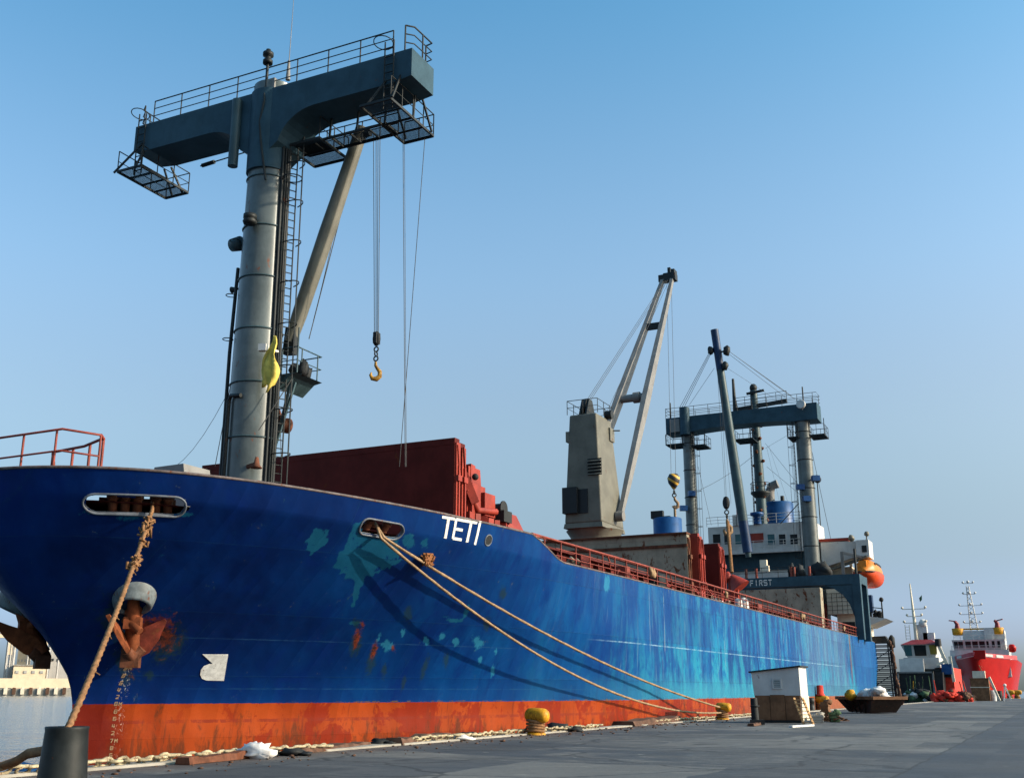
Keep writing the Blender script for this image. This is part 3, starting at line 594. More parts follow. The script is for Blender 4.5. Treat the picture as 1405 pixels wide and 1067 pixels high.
# ---------------------------------------------------------------- anchors in their bolsters
anchor_label = ['rust-brown anchor stowed in the near bolster, behind the bow rope', 'dark anchor jutting past the far side of the bow']
A0 = hull_hit(183, 826)
for si, side in enumerate((1, -1)):
    p, n = hull_pt(A0.y, A0.z, 0, side); ax = (n + V(0,0,-.75) + V(0,-.25,0)).normalized()
    ax = (n + V(0,0,-1.15) + V(0,-.2,0)).normalized(); b = MB(); o = p - ax*.5 + V(0,0,.22)
    b.lathe(o, ax, [(0,.7),(.5,.66),(.86,.55),(.92,.5),(.88,.43),(.4,.38),(.36,0)], 32)
    b.link('hawse_bolster', paint('bolster_grey', (.11,.13,.14), .5, .4, .45, 3), HULL)
    mir = (lambda v: V(2*XC - v.x, v.y, v.z)) if side < 0 else (lambda v: V(*v))
    hp0 = hull_hit(179, 882); nA = hull_pt(hp0.y, hp0.z)[1]; cr = hp0 + nA*.42
    tr_ = hull_hit(227, 847) + nA*.12; tl__ = hull_hit(146, 822) + nA*.75; mouth = mir(o + ax*.6)
    t = thing('anchor', anchor_label[si], 'anchor', tuple(mir(cr)), 'bow anchors')
    def amesh(nm, fill, mt):
        b = MB(); fill(b); b.v = [tuple(mir(Vector(p))) for p in b.v]; return b.link(nm, M[mt], t)
    def f_sh(b):
        b.tube([mouth, mouth.lerp(cr,.45)+nA*.1, cr], [.17,.2,.24], 12); q = mouth.lerp(cr,.42)+nA*.12
        b.obox(q, .24, .2, .17, .6); b.tube([q+V(-.35,0,.1), q+V(.05,-.05,-.05), q+V(.3,0,-.25)], [.1,.17,.12], 10); b.ring(q+V(0,0,.3), nA, .2, .07, 16, 8)
    amesh('shank', f_sh, 'rustor')
    def f_cr(b):
        e1 = (tr_-cr).normalized(); e2 = (tl__-cr).normalized(); b.tube([cr+e2*.42-V(0,0,.16), cr-V(0,0,.12), cr+e1*.42-V(0,0,.16)], [.16,.3,.18], 12); b.obox(cr-V(0,0,.25), .26,.22,.2,.6)
    amesh('crown', f_cr, 'rust')
    def plate(b, base, tip, wv, wid, th):
        d = tip-base; wv = (wv - d*(wv.dot(d)/d.dot(d))).normalized(); tv = d.cross(wv).normalized()*th; pr_ = [(0,.55),(.25,1.),(.6,.8),(1.,.06)]; vs_ = []
        for f_, k_ in pr_:
            q = base+d*f_; vs_ += [q-wv*wid*k_-tv, q+wv*wid*k_-tv, q+wv*wid*k_*.8+tv, q-wv*wid*k_*.8+tv]
        b.add(vs_, [(4*i+k, 4*i+(k+1)%4, 4*i+4+(k+1)%4, 4*i+4+k) for i in range(3) for k in range(4)] + [(3,2,1,0),(12,13,14,15)])
    upT = nA.cross((tr_-cr)).normalized()
    amesh('fluke', lambda b: plate(b, cr-V(0,0,.1), tr_, upT, .42, .06), 'anchorred'); amesh('fluke', lambda b: plate(b, cr, tl__, nA, .3, .055), 'rustor')
# ---------------------------------------------------------------- bow railing and foredeck gear
b = MB()
ys = list(20.95 + np.linspace(0, 1, 12)**2*2.); z0 = 7.35
p0 = on_y(134, 641, 22.4); zt = on_y(137, 597, 22.4).z
ptsb = [V(XC + s_*max(0, float(halfb(y,7.2))-.5), y, 7.25) for s_, y in [(-1,y) for y in (25,24,23,22.3,21.8,21.4)] + [(1,y) for y in (21.35,21.6,21.9)]]
ptsb = [p for p in ptsb if p.x < p0.x-.3] + [V(p0.x, p0.y, 7.25)]
b.rail(ptsb, zt-7.25, 1, 1.4, .036); b.rail(ptsb, (zt-7.25)*.5, 1, 99, .03, posts=False)
inn = [V(p0.x-.15, p0.y+.25, 7.25), V(p0.x-1.5, p0.y+.8, 7.25), V(p0.x-3.0, p0.y+1.0, 7.25)]
b.rail(inn, zt-7.25-.02, 1, 1.1, .045); b.tube([inn[0]+V(0,0,zt-7.3), ptsb[-1]+V(0,0,zt-7.25)], .05, 6)
b.tube([inn[-1]+V(0,0,zt-7.3), inn[-1]+V(.35,-.1,0)], .05, 6)
b.link('bow_railing', M['redrail'], SHIP)
b = MB(); q0 = on_y(205, 650, 27.5); q1 = on_y(265, 650, 27.5); zt = on_y(230, 637, 27.5).z
b.hexa([(q0.x,27.5,6.5),(q1.x,27.5,6.5),(q1.x,29.,6.5),(q0.x,29.,6.5),(q0.x+.1,27.6,zt-.02),(q1.x-.55,27.6,zt),(q1.x-.55,28.9,zt),(q0.x+.1,28.9,zt)]); b.link('deck_locker', M['jib'], SHIP)

# ---------------------------------------------------------------- foremast: T-shaped crane mast
YM = 32.0
mc0 = on_y(342, 655, YM); mrad = 30.5*35.6/1500*1.32
XM = mc0.x; ZT = on_y(371, 112, YM).z; rb = .93; rt_ = .82
MAST = MB().tube([V(XM,YM,6.1), V(XM,YM,12), V(XM,YM,ZT-4), V(XM,YM,ZT-.45)], [rb, rb, rt_, rt_], 40).link('crane_mast', M['column'], SHIP)
hx = rb
# beam: outline in the plane of its front face
YF = YM - .75; 
def fp(x, y): return on_y(x, y, YF)
tr = fp(565.5,64); tl = fp(186.5,176); zbt = (tr.z + tl.z)/2; br_ = fp(564,108).z; zb = zbt - 1.28
xr, xl = tr.x, tl.x
ybk = YF + 2.5
for yy in np.arange(YF+.8, YF+5, .05):
    if abs(proj((xr, yy, zbt))[0] - 596) < 1.0: ybk = yy; break
b = MB()
def hn(s_):     # curved haunch from the arm soffit down to the mast
    return [(XM + s_*(rb*.95 + .0 + 1.75*(1-math.cos(q))), zb - 1.55*(1-math.sin(q))) for q in np.linspace(.25, math.pi/2, 9)]
rgt = hn(1); lft = hn(-1)
outl = [(xl, zbt), (xr, zbt), (xr, zb+.12)] + [(xr-.9, zb)] + rgt[::-1] + [(XM+.3, zb-1.6), (XM-.3, zb-1.6)] + lft + [(xl+.9, zb), (xl, zb+.12)]
b.prism([V(x, YF, z) for x, z in outl], V(0, ybk-YF, 0))
BEAM = b.link('crossbeam', M['beam'], MAST)
bm = bmesh.new(); bm.from_mesh(BEAM.data); bmesh.ops.triangulate(bm, faces=[f for f in bm.faces if len(f.verts) > 4], ngon_method='EAR_CLIP'); bm.to_mesh(BEAM.data); bm.free()
b = MB(); b.tube([V(XM,YM-.1,zb-2.2), V(XM,YM-.1,zbt+.03)], rt_+.02, 36); b.link('mast_head', M['beam'], MAST)
b = MB(); b.tube([V(XM-rb-.22, YF-.12, zb-1.9), V(XM-rb-.22, YF-.12, zbt-.2)], .2, 12); b.link('vent_pipe', M['steel'], MAST)
b = MB(); b.box(XM-.35, XM+.55, YM-.7, YM+.1, zbt+.02, zbt+.5); b.link('junction_box', M['jib'], MAST)
b = MB(); b.rail([V(xl+.9, YF+.08, zbt), V(XM-.4, YF+.08, zbt), V(xr-.9, YF+.08, zbt)], 1.05, 3, 1.55, .028)
b.rail([V(xl+.9, ybk-.08, zbt), V(xr-.9, ybk-.08, zbt)], 1.05, 3, 1.55, .028)
b.rail([V(xr-.35, YF+.05, zbt), V(xr-.1, YF+.3, zbt), V(xr-.05, ybk-.1, zbt), V(xr-.35, ybk-.05, zbt)], 1.1, 3, 1., .035)
b.rail([V(xl+.4, YF+.05, zbt), V(xl+.05, YF+.3, zbt), V(xl+.05, ybk-.1, zbt)], .95, 3, 1., .03)
for xx, dd in ((xr-1.1, 1), (xl+.5, -1)): b.ring(V(xx, YF-.3, zbt+.35), (0,.2,1), .38, .022, 16, 5)
b.link('beam_railing', M['dark'], MAST)
# vertical ladders on the front face, near the ends
b = MB()
for xx in (xr-.95, xl+.45):
    b = MB(); b.ladder(V(xx,YF-.1,zb-1.1), V(xx,YF-.1,zbt+.5), .4, (1,0,0), .03, .34); b.link('beam_ladder', M['dark'], MAST)
def grate(b, x0, x1, y0, y1, z, fr=.07, sp=.8, slats=True):
    for a, c in (((x0,y0),(x1,y0)),((x1,y0),(x1,y1)),((x1,y1),(x0,y1)),((x0,y1),(x0,y0))): b.bar((a[0],a[1],z), (c[0],c[1],z), fr, fr*1.4)
    lx, ly = x1-x0, y1-y0
    if lx > ly:
        for i in range(1, max(2, round(lx/sp))): x = x0+lx*i/round(lx/sp); b.bar((x,y0,z),(x,y1,z), fr*.8, fr)
    else:
        for i in range(1, max(2, round(ly/sp))): y = y0+ly*i/round(ly/sp); b.bar((x0,y,z),(x1,y,z), fr*.8, fr)
    if slats:
        for y in np.arange(y0+.06, y1, .075): b.bar((x0,y,z+.03),(x1,y,z+.03), .012, .03)
zp = zb - .95
def platform(name, x0, x1, y0, y1, z, h=1.0, parent=None, hang=None, sides='lrfb', sp=.9, mat='dark'):
    b = MB(); grate(b, x0, x1, y0, y1, z); q = .03
    if 'f' in sides: b.rail([V(x0,y0,z), V(x1,y0,z)], h, 2, sp, .025)
    if 'b' in sides: b.rail([V(x0,y1,z), V(x1,y1,z)], h, 2, sp, .025)
    if 'l' in sides: b.rail([V(x0,y0,z), V(x0,y1,z)], h, 2, sp, .025)
    if 'r' in sides: b.rail([V(x1,y0,z), V(x1,y1,z)], h, 2, sp, .025)
    for p, q in (hang or []): b.bar(p, q, .07)
    return b.link(name, M[mat], parent)
platform('service_platform', xr-1.95, xr-.6, YF-.45, ybk+1.1, zp, .95, MAST, [((xr-1.7,YF-.4,zp),(xr-1.1,YF,zb+.2)),((xr-.5,YF-.5,zp),(xr-.5,YF+.05,zb+.3)),((xr-.5,ybk+.8,zp),(xr-.5,ybk-.1,zb+.3)),((xr-1.7,ybk+.8,zp),(xr-1.6,ybk-.1,zb))], 'rb')
platform('service_platform', XM+1.0, xr-1.78, ybk-.55, ybk+.35, zp+.02, .95, MAST, [((XM+1.3+1.3*i,ybk-.5,zp),(XM+1.3+1.3*i,ybk-.4,zb+.1)) for i in range(5)], 'b')
platform('service_platform', XM+.75, XM+2.4, ybk-.9, ybk+1.1, zp-.08, .95, MAST, [], 'r')
platform('service_platform', xl-.45, xl+.85, YF-.35, ybk+.9, zp+.05, .95, MAST, [((xl-.6,YF-.4,zp),(xl+.5,YF,zb+.4)),((xl+.6,YF-.4,zp),(xl+.6,YF,zb)),((xl+.7,ybk+.7,zp),(xl+.6,ybk,zb)),((xl+.1,ybk+.7,zp),(xl+.2,ybk,zb))], 'rlb')
# ladders, hoops, cables, lamps on the mast
lx = XM + rb*.55; ly = YM + .9
b = MB(); b.ladder(V(XM+rb+.12,YM+.25,6.5), V(XM+rt_+.14,YM+.25,zb-1), .42, (.45,.9,0), .03, .32, 1.7, (1,-.3,0)); b.link('mast_ladder', M['dark'], MAST)
b = MB(); zpipe = on_y(340,547,YM-rb).z
for q, r_ in ((1.3,.06),(1.47,.045),(1.62,.05),(1.75,.07)): b.tube([V(XM+math.sin(q)*(rb+.05), YM-math.cos(q)*(rb+.05), 6.4), V(XM+math.sin(q)*(rb+.05), YM-math.cos(q)*(rb+.05), 12), V(XM+math.sin(q)*(rt_+.06), YM-math.cos(q)*(rt_+.06), zb-.6)], r_, 6)
b.tube([V(XM-rb-.05, YM-.45, 6.4), V(XM-rb-.05, YM-.45, 14), V(XM-rt_-.08, YM-.4, 17.5)], .07, 6)
b.tube([V(XM-.42, YM-rb-.02, 6.3), V(XM-.42, YM-rb-.02, zpipe), V(XM-.3, YM-rb-.06, zpipe+.2), V(XM+.2, YM-rb-.1, zpipe+.15)], .08, 8)
b.tube([V(XM+.15, YF-.05, zbt+.1), V(XM+.3, YF-.2, zbt-.6), V(XM+.1, YF-.15, zbt-1.5), V(XM+.25, YM-rt_-.1, zb-1.2), V(XM+.5, YM-.8, zb-2.8)], .045, 6)
b.link('cable_conduit', M['dark'], MAST)
for zz in np.linspace(10.5, zb-2.5, 6):
    b = MB(); rr = rb if zz < 12 else rb + (rt_-rb)*(zz-12)/(ZT-16); b.ring(V(XM,YM,zz), (0,0,1), rr+.02, .035, 30, 5); b.link('mast_hoop', M['steel'], MAST)
for zz in (14.5, 16.3, 18.6): b = MB(); b.ring(V(XM-rb-.05, YM-.6, zz), (0,0,1), .2, .02, 12, 4); b.link('cable_hoop', M['dark'], MAST)
b = MB(); b.ring(V(XM+rb+.35, YM-.1, zb-2.6), (0,0,1), .38, .025, 16, 5); b.link('cable_hoop', M['dark'], MAST)
b = MB(); p = on_y(326, 335, YM-.3); b.lathe(p - V(.28,0,0), (1,0,0), [(0,0),(0,.26),(.45,.3),(.5,0)], 18); b.bar(p, V(XM-.6,YM-.3,p.z), .12); b.link('floodlight', M['steel'], MAST)
b = MB(); p = on_y(343, 300, YM-rb-.25); b.lathe(p - V(0,0,.22), (0,0,1), [(0,.0),(0,.24),(.1,.28),(.2,.2),(.22,.26),(.38,.26),(.42,0)], 16); b.bar(p, V(XM,YM-.5,p.z), .12); b.link('signal_lamp', M['dark'], MAST)
b = MB(); p = on_y(323, 397, YM-.3); b.lathe(p - V(.2,0,0), (1,0,0), [(0,.0),(.02,.14),(.3,.05)], 10); b.bar(p, V(XM-.7,YM-.3,p.z), .06); b.link('horn', M['dark'], MAST)
b = MB(); p = on_y(352, 636, YM-rb-.1); b.lathe(p - V(0,0,.16), (0,0,1), [(0,.0),(0,.22),(.12,.12),(.4,.06),(.42,0)], 12); b.bar(p, V(XM+.2,YM-.6,p.z), .12); b.link('deck_lamp', M['rust'], MAST)
b = MB(); p = on_y(361, 477, YM-rb-.3); b.obox(p, .15, .12, .13, .3); b.bar(p, V(p.x+.2,YM-.6,p.z), .08); b.link('floodlight', M['white'], MAST)
b = MB(); t0 = on_y(365, 122, YF); t1_ = on_y(367, 72, YF); b.tube([t0, V(t0.x, YF, t1_.z)], .06, 8)
b.lathe(V(t0.x,YF,t1_.z-.55), (0,0,1), [(0,.08),(.0,.2),(.15,.2),(.2,.12),(.32,.12),(.36,.22),(.5,.22),(.55,.1),(.65,.1),(.7,0)], 14); b.link('masthead_light', M['dark'], MAST)
b = MB(); a_ = on_y(395, 110, YM); b.cyl(a_, V(a_.x,YM,a_.z+.9), .1, .05, 10); b.tube([V(a_.x,YM,a_.z+.8), V(a_.x+.05,YM,a_.z+4.2)], [.02,.01], 5); b.link('whip_antenna', M['jib'], MAST)
# working platform on the aft side
YP = YM + 1.0
pl0 = on_y(385, 528, YP-.4); pl1 = on_y(434, 515, YP-.4); zpl = on_y(410, 517, YP).z
b = MB(); x0p, x1p = XM+.75, on_y(406, 512, YP-.6).x
b.hexa([(x0p,YP-.6,zpl-.55),(x1p-.3,YP-.6,zpl-.1),(x1p-.3,YP+1.,zpl-.1),(x0p,YP+1.,zpl-.55),(x0p,YP-.6,zpl),(x1p,YP-.6,zpl),(x1p,YP+1.1,zpl),(x0p,YP+1.1,zpl)])
b.rail([V(x0p+.1,YP-.55,zpl), V(x1p-.05,YP-.55,zpl), V(x1p-.05,YP+1.05,zpl), V(x0p,YP+1.05,zpl)], 1.05, 2, .95, .028); b.tube([V(x1p,YP-.55,zpl), V(x1p,YP-.55,zpl+1.8)], .035, 5)
b.bar(V(x1p-.4,YP-.3,zpl-.1), V(XM+.7,YP-.5,zpl-2.9), .09); b.bar(V(x0p+.6,YP-.3,zpl-.3), V(XM+.8,YP-.5,zpl-2.6), .08); b.link('boom_platform', M['steel'], MAST)
b = MB(); p = on_y(388, 583, YP); b.lathe(p - V(.05,.25,0), (.3,1,0), [(0,0),(0,.3),(.1,.3),(.12,.22),(.35,.22),(.38,.3),(.5,.3),(.5,0)], 16); b.bar(p, V(XM+.7, YP-.4, p.z+.5), .1); b.link('guide_sheave', M['rust'], MAST)
b = MB()
for i, (dx, dy) in enumerate(((.25,.1),(.5,.5),(.75,-.1))):
    p = V(x0p+dx, YP+dy, zpl); b.blob(p+V(0,0,.3), (.22,.2,.32), 8, 6, .3, i)
b.link('platform_winch', M['black'], MAST)
# boom and its rigging
ba = on_y(398, 470, YP+.2); bt = on_y(497, 176, ybk+1.0)
b = MB(); b.tube([ba, ba.lerp(bt,.12), ba.lerp(bt,.5), ba.lerp(bt,1)], [.24,.3,.33,.27], 20); BOOM = b.link('derrick_boom', M['crane'], MAST)
b = MB(); b.bar(ba - V(0,0,.5), ba + V(.1,0,.6), .5, .3); b.link('boom_fitting', M['dark'], MAST); b = MB(); b.tube([bt-V(.4,0,.35), bt+V(.4,0,-.3)], .16, 10); b.link('boom_fitting', M['dark'], MAST)
b = MB()
def wl(x0, y0, x1, y1, Y0, Y1=None, r=.014, sag=0., n=2):
    a = on_y(x0, y0, Y0); c = on_y(x1, y1, Y0 if Y1 is None else Y1)
    b.tube([a.lerp(c, i/(n-1)) - V(0,0,sag*4*(i/(n-1))*(1-i/(n-1))) for i in range(n)], r, 5)
HY = ybk + .9
for dx in (-5, -1, 2, 5): wl(517+dx*.9, 185, 516.5+dx*.55, 458, HY, r=.014)
wl(553, 185, 556, 640, HY, r=.014); wl(583, 190, 548, 640, HY, HY+1.5, r=.014); wl(555, 185, 557.5, 640, HY+.3, r=.01)
wl(492, 200, 424, 465, YP+1.2, YP+.6, .02); wl(476, 235, 430, 440, YP+1.5, YP+1.2, .014, .3, 6)
wl(395, 520, 391, 583, YP, YP, .014); wl(398, 520, 384, 585, YP, YP, .014)
wl(385, 595, 386, 640, YP, YP, .014)
wl(318, 520, 295, 640, YM-.4, YM+3, .016); wl(312, 540, 240, 640, YM-.4, YM+6, .01, .4, 6)
wl(355, 590, 400, 520, YM-rb-.05, YM-.2, .02)
b.link('rigging_wire', M['wire'], MAST)
b = MB(); a_ = on_y(275, 228, ybk+.3); c_ = on_y(340, 208, ybk+.3); b.tube([a_, c_], .03, 6); b.tube([a_+V(.1,0,0), a_.lerp(c_,.3)], .09, 8); b.link('stay_turnbuckle', M['dark'], MAST)

def hook_block(name, label, p, s=1., mat_top='black', mat_hook='yellow', chain=2, group='cargo hooks'):
    t = thing(name, label, 'cargo hook', tuple(p), group)
    b = MB(); b.obox(p - V(0,0,.28*s), .09*s, .17*s, .26*s); b.blob(p - V(0,0,.3*s), (.2*s,.14*s,.36*s), 12, 8, 0); b.link('sheave_block', M[mat_top], t)
    b = MB(); z = p.z - .68*s
    for i in range(chain): b.ring(V(p.x, p.y, z - .12*s - i*.22*s), (i % 2, (i+1) % 2, 0), .11*s, .035*s, 14, 6)
    z -= .24*s*chain; b.link('swivel_link', M['dark'], t)
    b = MB(); pts = [(0,.0),(0,-.18),(.08,-.3),(.2,-.45),(.2,-.66),(.05,-.8),(-.14,-.78),(-.22,-.62),(-.18,-.5)]
    b.tube([V(p.x + x*s*.78, p.y + x*s*.6, z + q*s) for x, q in pts], [.06*s,.07*s,.08*s,.1*s,.11*s,.12*s,.1*s,.07*s,.03*s], 10); b.link('hook', M[mat_hook], t)
    return t
p = on_y(517, 456, HY)
hook_block('cargo_hook', 'black block with worn yellow hook hanging beneath the tall foremast beam', p, .85, 'black', 'hookyellow', 3)
# yellow cloth caught on the mast
g = random.Random(2); b = MB(); rows = []
for i in range(13):
    f = i/12; zz = on_y(375, 462 + 66*f, YM-rb-.1).z; w = .07 + (.5*(f/.72)**1.2 if f < .72 else .5 - .32*(f-.72)/.28); row = []
    for j in range(7):
        u = j/6-.75; row.append(V(on_y(379-2*f, 470, YM-rb-.1).x + u*w*1.5 + .05*math.sin(i*.9), YM-rb-.16 - .14*math.sin(j*2.1+i*.45)*(.3+f), zz - (.25 if j % 3 == 1 else .1*j/6)*(f**3) + .12*math.sin(j*1.3)*f))
    rows.append(row)
b.add([p for r_ in rows for p in r_], [(i*7+j, i*7+j+1, (i+1)*7+j+1, (i+1)*7+j) for i in range(12) for j in range(6)], True)
o = solo(b, 'cloth', M['cloth'], 'torn yellow cloth draped on the grey foremast below its platform', 'cloth', tuple(on_y(372, 500, YM-rb-.1)))
md = o.modifiers.new('thickness', 'SOLIDIFY'); md.thickness = .02

# ---------------------------------------------------------------- hatch covers
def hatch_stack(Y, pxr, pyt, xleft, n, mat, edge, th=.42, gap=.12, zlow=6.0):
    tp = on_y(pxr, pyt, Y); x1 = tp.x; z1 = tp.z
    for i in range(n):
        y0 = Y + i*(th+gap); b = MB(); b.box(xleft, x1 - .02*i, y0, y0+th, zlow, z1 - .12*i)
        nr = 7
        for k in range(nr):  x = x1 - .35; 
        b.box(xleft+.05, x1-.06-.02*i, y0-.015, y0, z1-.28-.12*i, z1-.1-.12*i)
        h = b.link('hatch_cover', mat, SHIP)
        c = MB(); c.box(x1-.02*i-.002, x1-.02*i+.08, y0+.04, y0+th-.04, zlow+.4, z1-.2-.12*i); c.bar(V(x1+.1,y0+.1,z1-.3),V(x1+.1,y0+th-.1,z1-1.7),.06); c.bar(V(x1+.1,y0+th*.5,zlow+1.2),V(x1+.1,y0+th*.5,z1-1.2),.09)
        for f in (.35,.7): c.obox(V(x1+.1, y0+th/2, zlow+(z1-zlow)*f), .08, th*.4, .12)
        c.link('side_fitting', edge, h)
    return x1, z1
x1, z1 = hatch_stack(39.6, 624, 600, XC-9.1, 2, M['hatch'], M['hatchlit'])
b = MB(); Yh = 41.
c0 = on_y(650, 640, 41.5)
b.hexa([(c0.x-1.5,41.,6.1),(c0.x+.1,41.,6.1),(c0.x+.1,42.6,6.1),(c0.x-1.5,42.6,6.1),(c0.x-1.2,41.2,c0.z),(c0.x-.1,41.2,c0.z),(c0.x-.1,42.3,c0.z),(c0.x-1.2,42.3,c0.z)])
b.bar(V(c0.x,41.2,7), V(c0.x-.2,41.6,c0.z+.1), .25, .4); b.tube([on_y(640,672,41.), on_y(655,700,41.5), on_y(680,702,43)], .16, 8); b.bar(on_y(636,650,40.9), on_y(652,690,41.2), .2, .35)
b.box(c0.x-1.3, c0.x+.15, 41.1, 41.9, 6.1, on_y(650,664,41.5).z); b.obox(on_y(660,694,42.6), .45, .5, .5); b.box(on_y(663,690,43.6).x-.9, on_y(663,690,43.6).x, 43.4, 43.8, 6.1, on_y(663,668,43.6).z)
b.tube([on_y(664,690,43.2), on_y(676,698,43.4)], .22, 10); q = on_y(701,712,46.5); b.hexa([q+V(-.7,-.6,-.8),q+V(.45,-.6,-.8),q+V(.45,.8,-.8),q+V(-.7,.8,-.8),q+V(-.7,-.6,.28),q+V(-.1,-.6,.28),q+V(-.1,.8,.28),q+V(-.7,.8,.28)])
for k in range(7): q = on_y(640+9*k, 700+3*k, 41.+.5*k); b.bar(q+V(0,0,-.8), q+V(0,0,.25), .08); b.obox(q+V(.1,.1,-.2), .12,.2,.14, k)
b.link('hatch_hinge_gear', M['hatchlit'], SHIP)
b = MB(); q = on_y(682,697,43.5); b.cyl(q - V(.3,0,.1), q + V(.32,0,-.1), .3, .3, 18); b.cyl(q+V(.3,0,-.05), q+V(.36,0,-.05), .36,.36,18); b.cyl(q+V(-.36,0,-.05), q+V(-.3,0,-.05), .36,.36,18); b.obox(q+V(0,.1,-.4), .5,.4,.25); b.cyl(q - V(.8,.0,.05), q+V(-.4,0,.05), .16,.16,14); b.link('deck_winch', M['black'], SHIP)
b = MB(); q = on_y(652,654,41.3); b.blob(q, .15, 10, 7, 0); b.link('hinge_ball', M['black'], SHIP)
# second and third stacks round the deck crane
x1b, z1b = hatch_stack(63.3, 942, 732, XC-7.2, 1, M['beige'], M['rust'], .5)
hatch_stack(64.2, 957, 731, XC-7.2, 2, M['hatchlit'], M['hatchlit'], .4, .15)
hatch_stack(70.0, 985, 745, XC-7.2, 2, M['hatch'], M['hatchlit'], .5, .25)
b = MB(); b.box(XC-7.3, x1b+.05, 63.1, 63.9, z1b, z1b+.1); b.box(XC-7.3, x1b+.03, 63.18, 63.3, z1b-.75, z1b-.6); b.link('hatch_lip', M['rust'], SHIP)
b = MB(); b.box(XC-7.3, XC+7.3, 41.2, 104.6, 5.9, 7.25)
for y in np.arange(42, 104, 1.6): b.box(XC+7.3, XC+7.55, y, y+.08, 5.95, 7.2)
b.box(XC-7.35, XC+7.6, 41.2, 104.6, 7.25, 7.33); b.link('hatch_coaming', M['coaming'], SHIP)
q = on_y(1085, 825, 104); b = MB(); b.box(XC-7., q.x+2.6, 104.7, 106, 5.9, on_y(1085, 806, 104).z); b.link('hatch_coaming', M['beige'], SHIP)
# deck fittings seen between the rails
for px, Y in ((770,42.3),(782,42.9),(1000,67),(975,64.6)):
    b = MB(); q = V(XC+8.6, Y, 6.2); b.tube([q, q+V(0,0,.42), q+V(.12,0,.55), q+V(.24,0,.42)], .09, 8); b.link('air_vent', M['beige'], SHIP)
for i, (pxa, pyb, hh, ww) in enumerate(((1021,835,.95,.34),(1013,832,.8,.3),(979,808,.4,.3),(987,810,.38,.3))):
    q = on_x(pxa, pyb, XC+8.7); b = MB(); b.lathe(V(q.x,q.y,6.15), (0,0,1), [(0,ww*.9),(.2,ww),(hh,ww*.85),(hh+.12,ww*.4),(hh+.13,0)], 16); b.link('deck_bitt', M['white'], SHIP)
for i, Y in enumerate(np.arange(44.5, 103, 5.3)):
    b = MB(); g = random.Random(i); w = .3+.3*g.random(); h = .5 + .6*g.random(); x = XC+8.25; b.obox(V(x, Y, 6.15+h/2), .25, w, h/2); b.cyl(V(x,Y+.9,6.1), V(x,Y+.9,6.6+.3*g.random()), .13, .13, 10); b.ring(V(x, Y-.5, 6.75), (1,0,0), .2,.03,14,5)
    b.link('deck_box', M[['coaming','redrail','dark','rust','beige'][i % 5]], SHIP)
for Y, h in ((52, .9),(57.5,1.1),(63,1.2),(66.5,1.25)):
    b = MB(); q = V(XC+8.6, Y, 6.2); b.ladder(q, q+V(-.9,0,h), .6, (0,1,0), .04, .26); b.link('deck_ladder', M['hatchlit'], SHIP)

# ---------------------------------------------------------------- starboard railing
b = MB(); ys = np.arange(37.6, 122, 2.)
base = [V(XC+float(halfb(y, 6.2))-.06, y, float(zk(y))+.08) for y in ys]; zr_ = 7.06
Y = 38.6; k = 0
while Y < 112:
    x = XC+float(halfb(Y, 6.2))-.06; zb_ = max(float(zk(Y))+.0, float(ztop(Y))-.3); b.bar(V(x,Y,zb_), V(x,Y,7.12+.2*(Y-40)/85), .05, .05); Y += 1.45; k += 1
for f, r_ in ((1.,.05),(.66,.022),(.36,.022)):
    b.tube([V(p.x, p.y, float(zk(p.y)) + .9*f + .03) for p in base if p.y < 113 and (f > .9 or p.y > 38.5)], r_, 6)
b.bar(V(base[0].x,37.3,7.1), V(base[-5].x,112,7.33), .12, .05)
for Y in np.arange(45, 110, 8.7): x = XC+float(halfb(Y,6.2))-.06; b.tube([V(x,Y,7.1), V(x-.1,Y+.5,6.9), V(x-.15,Y+.8,6.2)], .035, 6)
b.link('side_railing', M['redrail'], SHIP)
b = MB(); g = random.Random(5)
for Y in (50.5, 50.9, 64., 85.5, 86.2, 104.): x = XC+float(halfb(Y,6.2))-.02; b.blob(V(x+.05, Y, 7.0-.15*g.random()), (.12,.25,.22), 9, 6, .35, int(Y*10))
b.link('rail_lashing', M['ropepale'], SHIP)

# ---------------------------------------------------------------- midship deck crane
YC = 67.0
def cp(x, y, Y=YC): return on_y(x, y, Y)
yf, yb_ = YC-1.7, YC+1.9
tl_ = cp(781,569,yf); tm = cp(818,566,yf); bl = cp(774.5,718,yf); bmid = cp(826,716,yf)
zt, zb2 = (tl_.z+tm.z)/2, (bl.z+bmid.z)/2
b = MB(); xL, xR, xLb, xRb = tl_.x, tm.x, bl.x, bmid.x
b.hexa([(xLb,yf,zb2),(xRb,yf,zb2),(xRb-.0,yb_+.5,zb2),(xLb,yb_+.5,zb2),(xL,yf,zt),(xR,yf,zt),(xR,yb_-.9,zt-.0),(xL,yb_-.9,zt)])
CR = b.link('deck_crane', M['crane'], SHIP)
md = CR.modifiers.new('edge', 'BEVEL'); md.width = .12; md.segments = 3
xm_ = (xLb+xRb)/2; ym_ = (yf+yb_+.5)/2; wx = (xRb-xLb)/2
b = MB(); n_ = 8
prof = [(-.0,1.03),(-.28,1.03),(-.75,.84),(-1.3,.80),(-1.35,.86),(-1.5,.86),(-1.5,.78),(-8,.78)]
b.hexa([V(xm_+sx*wx*1.04, ym_+sy*2.1, zb2-.3) for sx, sy in ((-1,-1),(1,-1),(1,1),(-1,1))] + [V(xm_+sx*wx*1.0, ym_+sy*2.03, zb2+.02) for sx, sy in ((-1,-1),(1,-1),(1,1),(-1,1))])
b.lathe(V(xm_,ym_,zb2-.3), (0,0,-1), [(0,1.9),(.45,1.6),(.9,1.5),(.92,1.62),(1.05,1.62),(1.07,1.5),(6,1.5)], 40); b.link('pedestal', M['crane'], CR)
